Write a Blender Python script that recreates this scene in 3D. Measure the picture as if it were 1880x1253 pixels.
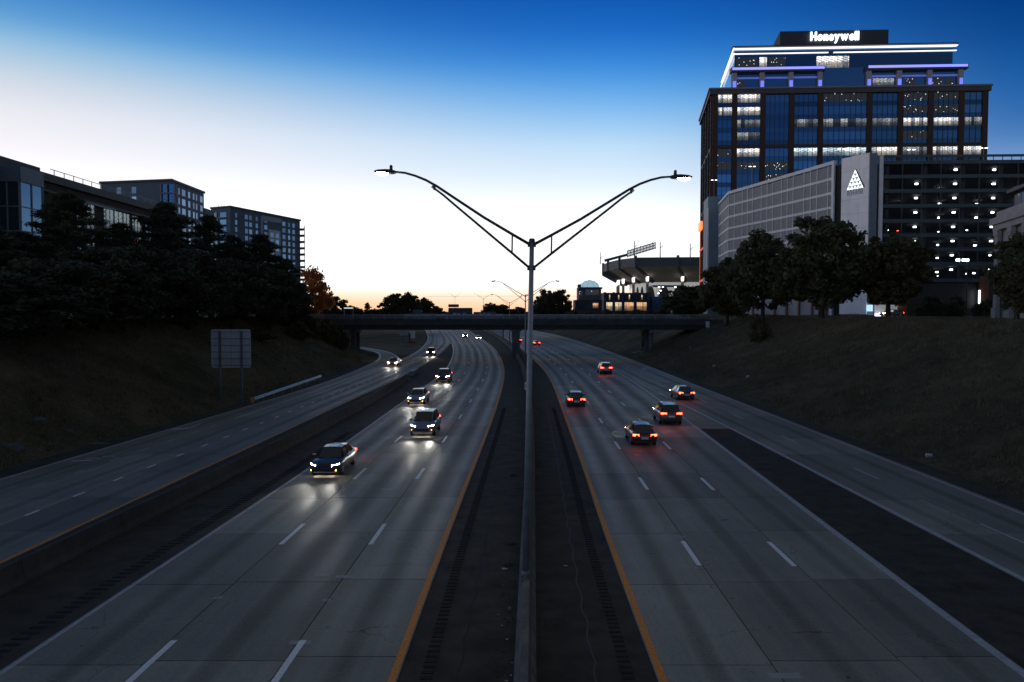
import bpy, bmesh, math, random
import numpy as np
from mathutils import Vector, Matrix, Euler

# ------------------------------------------------------------------ camera, sky, sun, exposure
sc = bpy.context.scene
for o in list(bpy.data.objects):
    bpy.data.objects.remove(o)
COL = sc.collection
R = math.radians
EYE, FPX, CX, CY, HZ = 9.66, 1388.0, 940.0, 626.5, 572.0
PITCH = math.atan((CY - HZ) / FPX)
camd = bpy.data.cameras.new('Camera'); cam = bpy.data.objects.new('Camera', camd); COL.objects.link(cam)
sc.camera = cam
camd.sensor_width = 36.0; camd.lens = 36.0 * FPX / 1880.0
camd.clip_start = 0.3; camd.clip_end = 9000.0
cam.location = (0, 0, EYE); cam.rotation_euler = (R(90) - PITCH, 0, 0)

SUN_AZ = -58.0          # degrees from +Y (west-ish glow, swung left to light the garage), just under the horizon
world = bpy.data.worlds.new('World'); sc.world = world; world.use_nodes = True
def build_sky():
    nt = world.node_tree; N = nt.nodes; L = nt.links
    bg = N['Background']
    tc = N.new('ShaderNodeTexCoord')
    nrm = N.new('ShaderNodeVectorMath'); nrm.operation = 'NORMALIZE'; L.new(tc.outputs['Generated'], nrm.inputs[0])
    sep = N.new('ShaderNodeSeparateXYZ'); L.new(nrm.outputs[0], sep.inputs[0])
    def math_(op, a, b=None, clamp=False):
        m = N.new('ShaderNodeMath'); m.operation = op; m.use_clamp = clamp
        for i, v in enumerate((a, b)):
            if v is None: continue
            if isinstance(v, (int, float)): m.inputs[i].default_value = v
            else: L.new(v, m.inputs[i])
        return m.outputs[0]
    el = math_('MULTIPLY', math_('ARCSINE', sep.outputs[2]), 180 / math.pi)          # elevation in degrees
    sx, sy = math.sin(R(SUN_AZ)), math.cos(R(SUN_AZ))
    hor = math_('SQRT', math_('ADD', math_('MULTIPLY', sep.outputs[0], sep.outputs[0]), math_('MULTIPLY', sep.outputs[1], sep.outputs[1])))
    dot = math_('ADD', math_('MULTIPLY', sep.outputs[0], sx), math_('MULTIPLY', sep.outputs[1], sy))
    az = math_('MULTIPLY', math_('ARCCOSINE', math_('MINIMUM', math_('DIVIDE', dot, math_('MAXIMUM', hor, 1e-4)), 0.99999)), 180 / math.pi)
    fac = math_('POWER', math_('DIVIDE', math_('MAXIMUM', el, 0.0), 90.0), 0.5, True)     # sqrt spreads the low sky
    def ramp(stops, lift=0.0):
        r = N.new('ShaderNodeValToRGB'); cr = r.color_ramp; cr.interpolation = 'B_SPLINE'
        while len(cr.elements) > 1: cr.elements.remove(cr.elements[-1])
        first = True
        for e, c in stops:
            p = math.sqrt(max(e + (lift * min(max((e - 6) / 4.0, 0), 1) if e < 28 else 0), 0) / 90.0)
            if first: q = cr.elements[0]; q.position = p; first = False
            else: q = cr.elements.new(p)
            k = 1.0 if e < 6.6 else .82; q.color = (c[0] * k, c[1] * k, c[2] * k, 1)
        L.new(fac, r.inputs[0]); return r.outputs[0]
    SKY_SUN = [(0, (.95, .42, .19)), (.6, (.95, .52, .28)), (1.2, (.98, .70, .50)), (2.0, (1.05, .90, .80)), (3.6, (7.0, 6.4, 5.7)), (4.8, (2.6, 2.45, 2.3)), (6.5, (1.25, 1.19, 1.18)), (8, (1.02, .98, 1.01)), (10.5, (.83, .82, .88)), (12.5, (.62, .69, .77)), (14.4, (.30, .54, .75)), (16, (.10, .34, .68)),  # low glow raised beyond white to brighten the pylon and screened wing
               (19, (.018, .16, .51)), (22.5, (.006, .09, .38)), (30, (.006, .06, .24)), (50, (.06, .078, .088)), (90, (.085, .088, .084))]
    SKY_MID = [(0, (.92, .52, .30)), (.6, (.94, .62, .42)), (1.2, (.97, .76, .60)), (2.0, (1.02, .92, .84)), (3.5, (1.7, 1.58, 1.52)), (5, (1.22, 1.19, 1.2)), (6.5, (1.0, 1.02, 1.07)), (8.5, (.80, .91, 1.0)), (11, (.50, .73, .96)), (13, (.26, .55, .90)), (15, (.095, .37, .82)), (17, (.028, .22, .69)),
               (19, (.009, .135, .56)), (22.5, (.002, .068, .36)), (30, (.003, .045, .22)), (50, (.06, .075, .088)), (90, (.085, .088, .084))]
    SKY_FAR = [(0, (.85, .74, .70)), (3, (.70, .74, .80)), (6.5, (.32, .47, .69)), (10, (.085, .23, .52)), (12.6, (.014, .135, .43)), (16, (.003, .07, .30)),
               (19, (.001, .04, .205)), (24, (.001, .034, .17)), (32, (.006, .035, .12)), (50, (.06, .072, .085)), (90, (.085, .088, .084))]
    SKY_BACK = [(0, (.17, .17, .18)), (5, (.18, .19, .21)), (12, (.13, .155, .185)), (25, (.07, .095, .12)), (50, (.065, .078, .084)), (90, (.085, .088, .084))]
    def mix(a, b, lo, hi):
        mr = N.new('ShaderNodeMapRange'); mr.interpolation_type = 'SMOOTHSTEP'
        mr.inputs[1].default_value = lo; mr.inputs[2].default_value = hi
        L.new(az, mr.inputs[0])
        m = N.new('ShaderNodeMix'); m.data_type = 'RGBA'
        L.new(mr.outputs[0], m.inputs[0]); L.new(a, m.inputs[6]); L.new(b, m.inputs[7]); return m.outputs[2]
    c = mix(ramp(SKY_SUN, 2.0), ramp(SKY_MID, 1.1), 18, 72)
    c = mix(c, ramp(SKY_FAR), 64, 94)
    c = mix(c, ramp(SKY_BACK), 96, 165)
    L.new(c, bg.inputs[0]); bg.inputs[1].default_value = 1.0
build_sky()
sund = bpy.data.lights.new('sun', 'SUN'); sun = bpy.data.objects.new('sun', sund); COL.objects.link(sun)
sund.energy = 0.12; sund.angle = R(12); sund.color = (1.0, .72, .5)      # last afterglow, sun itself already set
sun.rotation_euler = Vector((-math.sin(R(SUN_AZ)), -math.cos(R(SUN_AZ)), -math.tan(R(3)))).to_track_quat('-Z', 'Y').to_euler()
sun.location = (-60, 60, 40)
vs = sc.view_settings
vs.view_transform = 'Standard'; vs.look = 'None'; vs.exposure = 0.3; vs.gamma = 1.0; vs.use_curve_mapping = False
sc.render.engine = 'CYCLES'
rnd = random.Random(7)
nrng = np.random.default_rng(11)

# ------------------------------------------------------------------ helpers
def ray(px, py):
    u = (px - CX) / FPX; v = -(py - CY) / FPX
    return (u, math.cos(PITCH) + v * math.sin(PITCH), -math.sin(PITCH) + v * math.cos(PITCH))
def gp(px, py, z=0.0):
    r = ray(px, py); t = (z - EYE) / r[2]; return (r[0] * t, r[1] * t, z)
def at(px, py, Y):
    r = ray(px, py); t = Y / r[1]; return Vector((r[0] * t, Y, EYE + r[2] * t))

class Spl:                                    # natural cubic spline x(y)
    def __init__(s, pts):
        pts = sorted(pts); s.t = np.array([p[0] for p in pts], float); s.x = np.array([p[1] for p in pts], float)
        n = len(pts); h = np.diff(s.t); A = np.eye(n); b = np.zeros(n)
        for i in range(1, n - 1):
            A[i, i-1] = h[i-1]; A[i, i] = 2 * (h[i-1] + h[i]); A[i, i+1] = h[i]
            b[i] = 6 * ((s.x[i+1] - s.x[i]) / h[i] - (s.x[i] - s.x[i-1]) / h[i-1])
        s.m = np.linalg.solve(A, b)
    def __call__(s, t):
        if t <= s.t[0]:
            d = s.d(s.t[0] + 1e-6); return s.x[0] + d * (t - s.t[0])
        if t >= s.t[-1]:
            d = s.d(s.t[-1] - 1e-6); return s.x[-1] + d * (t - s.t[-1])
        i = int(np.searchsorted(s.t, t) - 1); h = s.t[i+1] - s.t[i]; a = (s.t[i+1] - t) / h; b = (t - s.t[i]) / h
        return float(a * s.x[i] + b * s.x[i+1] + ((a**3 - a) * s.m[i] + (b**3 - b) * s.m[i+1]) * h * h / 6)
    def d(s, t, e=0.5): 
        t = min(max(t, s.t[0] + e), s.t[-1] - e); return (s._e(t + e) - s._e(t - e)) / (2 * e)
    def _e(s, t):
        i = int(min(max(np.searchsorted(s.t, t) - 1, 0), len(s.t) - 2)); h = s.t[i+1] - s.t[i]; a = (s.t[i+1] - t) / h; b = (t - s.t[i]) / h
        return float(a * s.x[i] + b * s.x[i+1] + ((a**3 - a) * s.m[i] + (b**3 - b) * s.m[i+1]) * h * h / 6)
def off(f, dx): return lambda y: f(y) + dx

# ---- materials
MATS = {}
def nodes_of(m):
    m.use_nodes = True; nt = m.node_tree; return nt, nt.nodes, nt.links, nt.nodes['Principled BSDF']
def mat(name, col, rough=.8, var=.2, scale=3.0, metal=0.0, bump=0.0, bscale=40.0, emis=None, estr=0.0, spec=.5, orand=0.0, detail=6):
    if name in MATS: return MATS[name]
    m = bpy.data.materials.new(name); nt, N, L, P = nodes_of(m)
    P.inputs['Roughness'].default_value = rough; P.inputs['Metallic'].default_value = metal
    P.inputs['Specular IOR Level'].default_value = spec
    geo = N.new('ShaderNodeNewGeometry')
    no = N.new('ShaderNodeTexNoise'); no.inputs['Scale'].default_value = scale; no.inputs['Detail'].default_value = detail; no.inputs['Roughness'].default_value = .65
    L.new(geo.outputs['Position'], no.inputs['Vector'])
    mr = N.new('ShaderNodeMapRange'); mr.inputs[1].default_value = .3; mr.inputs[2].default_value = .7
    mr.inputs[3].default_value = 1 - var; mr.inputs[4].default_value = 1 + var
    L.new(no.outputs[0], mr.inputs[0]); fac = mr.outputs[0]
    if orand:
        oi = N.new('ShaderNodeObjectInfo'); m2 = N.new('ShaderNodeMapRange'); m2.inputs[3].default_value = 1 - orand; m2.inputs[4].default_value = 1 + orand
        L.new(oi.outputs['Random'], m2.inputs[0]); mu = N.new('ShaderNodeMath'); mu.operation = 'MULTIPLY'
        L.new(fac, mu.inputs[0]); L.new(m2.outputs[0], mu.inputs[1]); fac = mu.outputs[0]
    sc_ = N.new('ShaderNodeVectorMath'); sc_.operation = 'SCALE'; sc_.inputs[0].default_value = col; L.new(fac, sc_.inputs['Scale'])
    L.new(sc_.outputs[0], P.inputs['Base Color'])
    if bump:
        nb = N.new('ShaderNodeTexNoise'); nb.inputs['Scale'].default_value = bscale; nb.inputs['Detail'].default_value = 4
        L.new(geo.outputs['Position'], nb.inputs['Vector'])
        bp = N.new('ShaderNodeBump'); bp.inputs['Strength'].default_value = bump; bp.inputs['Distance'].default_value = .02
        L.new(nb.outputs[0], bp.inputs['Height']); L.new(bp.outputs[0], P.inputs['Normal'])
    if emis:
        P.inputs['Emission Color'].default_value = (*emis, 1); P.inputs['Emission Strength'].default_value = estr
    MATS[name] = m; return m
def emat(name, col, strength):
    if name in MATS: return MATS[name]
    m = bpy.data.materials.new(name); nt, N, L, P = nodes_of(m)
    P.inputs['Base Color'].default_value = (.3, .3, .3, 1); P.inputs['Emission Color'].default_value = (*col, 1); P.inputs['Emission Strength'].default_value = strength
    MATS[name] = m; return m
def glass(name, col, rough=.06, spec=.9, var=.25, metal=0.0):
    if name in MATS: return MATS[name]
    m = bpy.data.materials.new(name); nt, N, L, P = nodes_of(m)
    P.inputs['Roughness'].default_value = rough; P.inputs['Specular IOR Level'].default_value = spec; P.inputs['IOR'].default_value = 1.6; P.inputs['Metallic'].default_value = metal
    oi = N.new('ShaderNodeObjectInfo'); mr = N.new('ShaderNodeMapRange'); mr.inputs[3].default_value = 1 - var; mr.inputs[4].default_value = 1 + var
    L.new(oi.outputs['Random'], mr.inputs[0]); s = N.new('ShaderNodeVectorMath'); s.operation = 'SCALE'; s.inputs[0].default_value = col
    L.new(mr.outputs[0], s.inputs['Scale']); L.new(s.outputs[0], P.inputs['Base Color'])
    MATS[name] = m; return m

# ---- mesh builder
class MB:
    def __init__(s): s.v = []; s.f = []; s.mi = []; s.cur = 0
    def add(s, vs, fs):
        b = len(s.v); s.v += [tuple(p) for p in vs]; s.f += [tuple(b + i for i in f) for f in fs]; s.mi += [s.cur] * len(fs); return s
    def box(s, c, d, rz=0.0):
        x, y, z = d[0] / 2, d[1] / 2, d[2] / 2; ca, sa = math.cos(rz), math.sin(rz); P = []
        for sx, sy, sz in ((-1,-1,-1),(1,-1,-1),(1,1,-1),(-1,1,-1),(-1,-1,1),(1,-1,1),(1,1,1),(-1,1,1)):
            a, b = sx * x, sy * y; P.append((c[0] + a * ca - b * sa, c[1] + a * sa + b * ca, c[2] + sz * z))
        return s.add(P, [(0,3,2,1),(4,5,6,7),(0,1,5,4),(1,2,6,5),(2,3,7,6),(3,0,4,7)])
    def tube(s, pts, rad, n=10, cap=True):
        pts = [Vector(p) for p in pts]; rad = rad if isinstance(rad, (list, tuple)) else [rad] * len(pts)
        P = []; up = Vector((0, 0, 1))
        for i, p in enumerate(pts):
            t = (pts[min(i+1, len(pts)-1)] - pts[max(i-1, 0)]).normalized()
            u = t.cross(up if abs(t.z) < .9 else Vector((1, 0, 0))).normalized(); w = u.cross(t)
            for k in range(n):
                a = 2 * math.pi * k / n; P.append(p + (u * math.cos(a) + w * math.sin(a)) * rad[i])
        F = [(i*n+k, i*n+(k+1) % n, (i+1)*n+(k+1) % n, (i+1)*n+k) for i in range(len(pts)-1) for k in range(n)]
        if cap: F += [tuple(range(n-1, -1, -1)), tuple((len(pts)-1)*n+k for k in range(n))]
        return s.add(P, F)
    def prism(s, poly, z0, z1):                   # vertical prism over plan polygon (counter-clockwise)
        n = len(poly); P = [(x, y, z0) for x, y in poly] + [(x, y, z1) for x, y in poly]
        return s.add(P, [tuple(range(n-1, -1, -1)), tuple(range(n, 2*n))] + [(i, (i+1) % n, n+(i+1) % n, n+i) for i in range(n)])
    def ribbon(s, fl, fr, y0, y1, z, step=3.0, thick=0.0):
        n = max(1, int(math.ceil((y1 - y0) / step))); P = []
        for i in range(n + 1):
            y = y0 + (y1 - y0) * i / n; P += [(fl(y), y, z), (fr(y), y, z)]
        F = [(2*i, 2*i+1, 2*i+3, 2*i+2) for i in range(n)]
        s.add(P, F)
        if thick:
            Q = [(p[0], p[1], p[2] - thick) for p in P]; b = len(P)
            G = [(2*i+2, 2*i, b+2*i, b+2*i+2)[::-1] for i in range(n)] + [(2*i+1, 2*i+3, b+2*i+3, b+2*i+1)[::-1] for i in range(n)]
            G += [(0, 1, b+1, b)[::-1], (2*n+1, 2*n, b+2*n, b+2*n+1)[::-1]]
            s.add(P + Q, G)
        return s
    def sweep(s, f, y0, y1, prof, step=3.0):     # profile [(dx,z)...] carried along x=f(y)
        n = max(1, int(math.ceil((y1 - y0) / step))); k = len(prof); P = []
        for i in range(n + 1):
            y = y0 + (y1 - y0) * i / n
            d = (f(y + .5) - f(y - .5)); q = 1 / math.hypot(1, d)
            P += [(f(y) + dx * q, y - dx * d * q, z) for dx, z in prof]
        F = [(i*k+j, i*k+j+1, (i+1)*k+j+1, (i+1)*k+j) for i in range(n) for j in range(k-1)]
        F += [tuple(range(k-1, -1, -1)), tuple(n*k+j for j in range(k))]
        return s.add(P, F)
    def mesh(s, name, m, smooth=False):
        me = bpy.data.meshes.new(name); me.from_pydata(s.v, [], s.f)
        for q in (m if isinstance(m, (list, tuple)) else [m]): me.materials.append(q)
        if any(s.mi): me.polygons.foreach_set('material_index', s.mi)
        if smooth: me.polygons.foreach_set('use_smooth', [True] * len(s.f))
        me.update(); return me
    def build(s, name, m, parent=None, smooth=False, fix=False):
        me = s.mesh(name, m, smooth)
        if fix:
            bm = bmesh.new(); bm.from_mesh(me); bmesh.ops.recalc_face_normals(bm, faces=bm.faces); bm.to_mesh(me); bm.free()
        return link(name, me, parent)
def link(name, data, parent=None):
    o = bpy.data.objects.new(name, data); COL.objects.link(o)
    if parent is not None: adopt(o, parent)
    return o
WORLDMAT = {}
def adopt(o, parent):
    o.parent = parent; o.matrix_parent_inverse = WORLDMAT.get(parent.name, Matrix.Identity(4))
def thing(name, label, cat, loc=(0, 0, 0), group=None):
    o = bpy.data.objects.new(name, None); COL.objects.link(o); o.location = loc; o.empty_display_size = .5
    WORLDMAT[o.name] = Matrix.Translation(-Vector(loc))
    tag(o, label, cat, group); return o
def tag(o, label, cat, group=None):
    o['label'] = label; o['category'] = cat
    if group: o['group'] = group
    return o
def struct(o): o['kind'] = 'structure'; return o
def stuff(o): o['kind'] = 'stuff'; return o
CUBES = {}
def piece(name, m, c, d, parent, rz=0.0, rx=0.0):          # box piece sharing one unit-cube mesh per material
    if m.name not in CUBES: CUBES[m.name] = MB().box((0, 0, 0), (1, 1, 1)).mesh('box_' + m.name, m)
    o = bpy.data.objects.new(name, CUBES[m.name]); COL.objects.link(o)
    o.location = c; o.scale = d; o.rotation_euler = (rx, 0, rz)
    if parent is not None: adopt(o, parent)
    return o
def copy_tree(o, parent=None, mpi=None):
    c = o.copy(); COL.objects.link(c)
    if parent is not None: c.parent = parent
    for ch in [k for k in o.children if k.type != 'LIGHT']: copy_tree(ch, c)
    return c
class Face:                     # a building face: origin at its lower left as seen from outside, u to the right, n outward
    def __init__(s, a, b, z0=0.0):
        s.a = Vector((a[0], a[1], z0)); d = Vector((b[0] - a[0], b[1] - a[1], 0)); s.w = d.length; s.u = d / s.w
        s.n = Vector((s.u.y, -s.u.x, 0)); s.rz = math.atan2(s.u.y, s.u.x)
    def p(s, u, z, o=0.0): q = s.a + s.u * u + s.n * o; return Vector((q.x, q.y, s.a.z + z))
    def piece(s, name, m, u0, u1, z0, z1, o0, o1, parent):
        return piece(name, m, s.p((u0 + u1) / 2, (z0 + z1) / 2, (o0 + o1) / 2), (u1 - u0, o1 - o0, z1 - z0), parent, s.rz)
    def box(s, mb, u0, u1, z0, z1, o0, o1):
        mb.box(s.p((u0 + u1) / 2, (z0 + z1) / 2, (o0 + o1) / 2), (u1 - u0, o1 - o0, z1 - z0), s.rz)
# ------------------------------------------------------------------ road lines: x as a function of distance y
LY = Spl([(-20,-3.6),(19,-3.0),(34,-2.65),(49,-2.2),(69,-1.65),(90,-1.25),(110,-1.1),(123,-1.2),(152,-2.05),(185,-3.75),(223,-6.5),(292,-13.0),(395,-23.0),(470,-32.5)])
L1 = Spl([(-20,-6.9),(20,-6.3),(44,-5.6),(80,-4.6),(101,-4.25),(114,-4.2),(125,-4.35),(151,-5.35),(179,-6.9),(218,-9.8),(263,-13.8),(335,-21),(395,-27.3),(470,-37)])
L2 = Spl([(-20,-10.7),(20,-10.1),(44,-9.2),(90,-7.8),(112,-7.5),(123,-7.6),(147,-8.5),(179,-10.4),(235,-15.1),(279,-19.5),(335,-25.4),(395,-31.8),(470,-41.5)])
LE = Spl([(-20,-14.4),(20,-13.8),(41,-12.85),(71,-12.0),(94,-11.45),(116,-11.0),(142,-11.8),(179,-14.0),(223,-17.8),(279,-23.3),(335,-29.5),(395,-36),(470,-46)])
LB = Spl([(-20,-18.9),(25,-17.65),(44,-16.5),(69,-15.3),(90,-14.85),(112,-14.9)])               # barrier beside the collector road
CYL = Spl([(-20,-20.4),(36,-19.3),(60,-18.3),(84,-17.4),(105,-16.4),(122,-16.1),(150,-15.9),(174,-16.3),(200,-17.3),(226,-18.5)])
C1 = Spl([(-20,-23.9),(36,-22.9),(60,-21.8),(84,-20.8),(105,-19.8),(125,-19.2),(147,-18.9),(175,-19.6),(205,-21.0),(231,-22.7),(251,-24.4),(312,-31),(395,-40.5),(470,-51)])
C2 = Spl([(-20,-27.4),(39,-26.3),(59,-25.3),(69,-24.9),(86,-23.9),(105,-23.3),(121,-23.0),(156,-22.5),(179,-22.9),(205,-24.4),(231,-26.4),(285,-31.8),(340,-38.5),(395,-45.5),(470,-57)])
CO = Spl([(-20,-31.5),(43,-29.7),(62,-28.3),(88,-26.4),(109,-25.6),(128,-25.9),(145,-26.6)])
MBX = Spl([(-20,-.6),(19,.33),(55,1.35),(90,1.95),(122,1.9),(172,.6),(225,-1.9),(279,-5.4),(340,-10.2),(395,-15.3),(470,-23.5)])
RY = Spl([(-20,3.2),(19,3.8),(33,4.0),(45,4.3),(63,4.65),(92,5.2),(107,5.35),(126,5.1),(147,4.4),(176,3.2),(220,.7),(279,-3.2),(395,-12.3),(470,-20)])
R1 = Spl([(-20,6.6),(19,7.1),(42,7.5),(66,7.95),(90,8.3),(115,8.4),(129,8.25),(158,7.5),(191,6.1),(230,3.9),(279,.3),(395,-8.8),(470,-16.5)])
R2 = Spl([(-20,10.4),(29,10.85),(55,11.3),(90,11.85),(116,12.0),(130,11.9),(161,11.3),(194,10.1),(230,8.1),(279,4.6),(395,-5),(470,-12.8)])
RE = Spl([(-20,13.4),(20,13.85),(36,14.45),(45,14.8),(63,15.55),(85,16.35),(106,16.9),(122,16.95),(140,16.7),(174,15.65),(214,13.6),(250,11.2),(300,7.0),(395,-1.4),(470,-9)])
RG = Spl([(-20,18.6),(27,18.3),(45,18.1),(63,17.9),(85,17.35),(103,17.0)])
RX = Spl([(-20,22),(32,21.25),(45,21.0),(75,20.6),(109,20.2),(137,19.8),(167,19.0),(205,17.4)])
RO = Spl([(-20,25.2),(36,24.6),(59,24.5),(90,24.2),(124,24.1),(154,23.9),(203,23.0),(268,20.6),(327,16.6),(373,11.8),(470,1)])
LOOP_OUT = [(-26.6,145),(-27.6,155),(-30.9,173),(-36.2,189),(-43,202),(-58,222),(-85,246)]
LOOP_IN = [(-22.6,150),(-24.2,161),(-26.9,172),(-32.0,187),(-41.0,205.5),(-54.5,227.5),(-80,252)]

# ------------------------------------------------------------------ setting materials
def concrete_lane_mat(name, col, spec=.13):
    m = bpy.data.materials.new(name); nt, N, L, P = nodes_of(m)
    P.inputs['Specular IOR Level'].default_value = spec
    uv = N.new('ShaderNodeUVMap'); sep = N.new('ShaderNodeSeparateXYZ'); L.new(uv.outputs[0], sep.inputs[0])
    geo = N.new('ShaderNodeNewGeometry')
    def M(op, a, b=None, clamp=False):
        q = N.new('ShaderNodeMath'); q.operation = op; q.use_clamp = clamp
        for i, v in enumerate((a, b)):
            if v is None: continue
            if isinstance(v, (int, float)): q.inputs[i].default_value = v
            else: L.new(v, q.inputs[i])
        return q.outputs[0]
    def noise(scale, det, vec=None, sx=None):
        t = N.new('ShaderNodeTexNoise'); t.inputs['Scale'].default_value = scale; t.inputs['Detail'].default_value = det; t.inputs['Roughness'].default_value = .6
        if sx:
            mp = N.new('ShaderNodeMapping'); mp.inputs['Scale'].default_value = sx; L.new(vec or geo.outputs['Position'], mp.inputs[0]); L.new(mp.outputs[0], t.inputs['Vector'])
        else: L.new(vec or geo.outputs['Position'], t.inputs['Vector'])
        return t.outputs[0]
    # wheel paths and the oil stripe between them run along each lane
    wob = M('MULTIPLY', M('SUBTRACT', noise(.08, 2), .5), .12)
    u = M('ADD', sep.outputs[0], wob)
    def bump_at(c, w):
        d = M('DIVIDE', M('ABSOLUTE', M('SUBTRACT', u, c)), w); return M('MAXIMUM', M('SUBTRACT', 1.0, M('MULTIPLY', d, d)), 0.0)
    wheel = M('ADD', bump_at(.25, .14), bump_at(.75, .14))
    oil = bump_at(.5, .12)
    streak = noise(1.0, 5, None, (2.2, .07, 1)); blot = noise(.35, 5); fine = noise(9, 6)
    tine = noise(1.0, 2, None, (.4, 24, 1))
    f = M('ADD', .62, M('MULTIPLY', blot, .42)); f = M('ADD', f, M('MULTIPLY', M('SUBTRACT', fine, .5), .55)); f = M('ADD', f, M('MULTIPLY', M('SUBTRACT', tine, .5), .16))
    f = M('SUBTRACT', f, M('MULTIPLY', wheel, .10)); f = M('SUBTRACT', f, M('MULTIPLY', M('MULTIPLY', oil, streak), .55))
    f = M('ADD', f, M('MULTIPLY', M('SUBTRACT', streak, .5), .36))
    vo = N.new('ShaderNodeTexVoronoi'); vo.inputs['Scale'].default_value = .9; L.new(geo.outputs['Position'], vo.inputs['Vector'])
    spot = M('MULTIPLY', M('LESS_THAN', vo.outputs['Distance'], .055), M('GREATER_THAN', fine, .42)); f = M('SUBTRACT', f, M('MULTIPLY', spot, .42))       # oil drips
    vc = N.new('ShaderNodeTexVoronoi'); vc.feature = 'DISTANCE_TO_EDGE'; vc.inputs['Scale'].default_value = .16; vc.inputs['Randomness'].default_value = 1
    wv = N.new('ShaderNodeVectorMath'); wv.operation = 'ADD'; nz = N.new('ShaderNodeTexNoise'); nz.inputs['Scale'].default_value = 1.1; nz.inputs['Detail'].default_value = 5; L.new(geo.outputs['Position'], nz.inputs['Vector']); L.new(geo.outputs['Position'], wv.inputs[0]); L.new(nz.outputs['Color'], wv.inputs[1]); L.new(wv.outputs[0], vc.inputs['Vector'])
    crk = M('MULTIPLY', M('LESS_THAN', vc.outputs['Distance'], .0022), M('GREATER_THAN', blot, .50)); f = M('SUBTRACT', f, M('MULTIPLY', crk, .30))      # hairline cracks
    oi = N.new('ShaderNodeObjectInfo'); f = M('MULTIPLY', f, M('ADD', .78, M('MULTIPLY', oi.outputs['Random'], .38)))
    s = N.new('ShaderNodeVectorMath'); s.operation = 'SCALE'; s.inputs[0].default_value = col; L.new(f, s.inputs['Scale']); L.new(s.outputs[0], P.inputs['Base Color'])
    L.new(M('SUBTRACT', .66, M('MULTIPLY', wheel, .16)), P.inputs['Roughness'])
    bp = N.new('ShaderNodeBump'); bp.inputs['Strength'].default_value = .22; bp.inputs['Distance'].default_value = .01
    L.new(M('ADD', fine, tine), bp.inputs['Height']); L.new(bp.outputs[0], P.inputs['Normal'])
    MATS[name] = m; return m
M_CONC = concrete_lane_mat('worn_concrete', (.335, .312, .25))
M_CONC2 = concrete_lane_mat('grey_asphalt_lane', (.325, .302, .245))
M_BED = mat('joint_sealant', (.018, .018, .02), .9)
M_ASPH = mat('dark_asphalt', (.060, .053, .042), .9, .4, .9, bump=.3, bscale=60, spec=.12)
M_WHITE = mat('white_road_paint', (.84, .84, .82), .6, .26, 16.0, spec=.2)
M_DIM = mat('worn_white_paint', (.42, .43, .44), .6, .3, 5.0)
M_ORANGE = mat('orange_yellow_paint', (.80, .28, .05), .7, .3, 12.0, spec=.15)
M_BARR = mat('stained_barrier_concrete', (.15, .137, .12), .9, .45, 1.2, spec=.2, bump=.3, bscale=25)
M_BARR2 = mat('sooty_barrier_concrete', (.05, .046, .04), .9, .4, 1.5)
M_STEEL = mat('galvanised_steel', (.34, .37, .40), .42, .2, 4.0, metal=.75)
M_STEELD = mat('dull_steel', (.17, .19, .21), .5, .2, 5.0, metal=.6)
M_BLACK = mat('black_rubber', (.012, .012, .013), .8)
M_DARKMETAL = mat('dark_metal', (.03, .033, .037), .5, metal=.3)

def terrain_mat():
    m = bpy.data.materials.new('rough_grass_soil'); nt, N, L, P = nodes_of(m)
    geo = N.new('ShaderNodeNewGeometry')
    a = N.new('ShaderNodeTexNoise'); a.inputs['Scale'].default_value = .13; a.inputs['Detail'].default_value = 8; a.inputs['Roughness'].default_value = .7; L.new(geo.outputs['Position'], a.inputs['Vector'])
    b = N.new('ShaderNodeTexNoise'); b.inputs['Scale'].default_value = 3.5; b.inputs['Detail'].default_value = 8; b.inputs['Roughness'].default_value = .8; L.new(geo.outputs['Position'], b.inputs['Vector'])
    r = N.new('ShaderNodeValToRGB'); e = r.color_ramp.elements; e[0].position = .35; e[0].color = (.052, .054, .030, 1); e[1].position = .68; e[1].color = (.165, .13, .078, 1)
    L.new(a.outputs[0], r.inputs[0])
    mr = N.new('ShaderNodeMapRange'); mr.inputs[1].default_value = .3; mr.inputs[2].default_value = .72; mr.inputs[3].default_value = .45; mr.inputs[4].default_value = 1.5; L.new(b.outputs[0], mr.inputs[0])
    s = N.new('ShaderNodeVectorMath'); s.operation = 'SCALE'; L.new(r.outputs[0], s.inputs[0]); L.new(mr.outputs[0], s.inputs['Scale']); L.new(s.outputs[0], P.inputs['Base Color'])
    P.inputs['Roughness'].default_value = .95; P.inputs['Specular IOR Level'].default_value = .1
    bp = N.new('ShaderNodeBump'); bp.inputs['Strength'].default_value = .8; bp.inputs['Distance'].default_value = .12; L.new(b.outputs[0], bp.inputs['Height']); L.new(bp.outputs[0], P.inputs['Normal'])
    return m
M_SOIL = terrain_mat()

# ------------------------------------------------------------------ ground with the two embankments
TOEL = Spl([(-60,-33.6),(-20,-32.9),(43,-31.2),(62,-29.8),(88,-27.9),(109,-27.2),(128,-27.6),(145,-28.6),(160,-30.5),(172,-34.5),(180,-60),(190,-92),(260,-105),(400,-125),(700,-200)])
TOER = Spl([(-60,26.9),(36,26.0),(90,25.6),(154,25.4),(203,24.6),(268,22.6),(327,18.8),(373,14.2),(470,3.5),(700,-25)])
def sstep(t): t = min(max(t, 0), 1); return t * t * (3 - 2 * t)
def h_left(d, y):                      # d metres beyond the toe
    return 8.5 * (0.75 * min(max(d / 17.5, 0), 1) + .25 * sstep(d / 17.5))
def h_right(d, y):
    return 8.7 * (0.7 * min(max(d / 23.0, 0), 1) + .3 * sstep(d / 23.0))
def und(x, y):
    return .16 * math.sin(x * .31 + y * .17) + .12 * math.sin(x * .13 - y * .41 + 2) + .07 * math.sin(x * .9 + y * .7)
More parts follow.
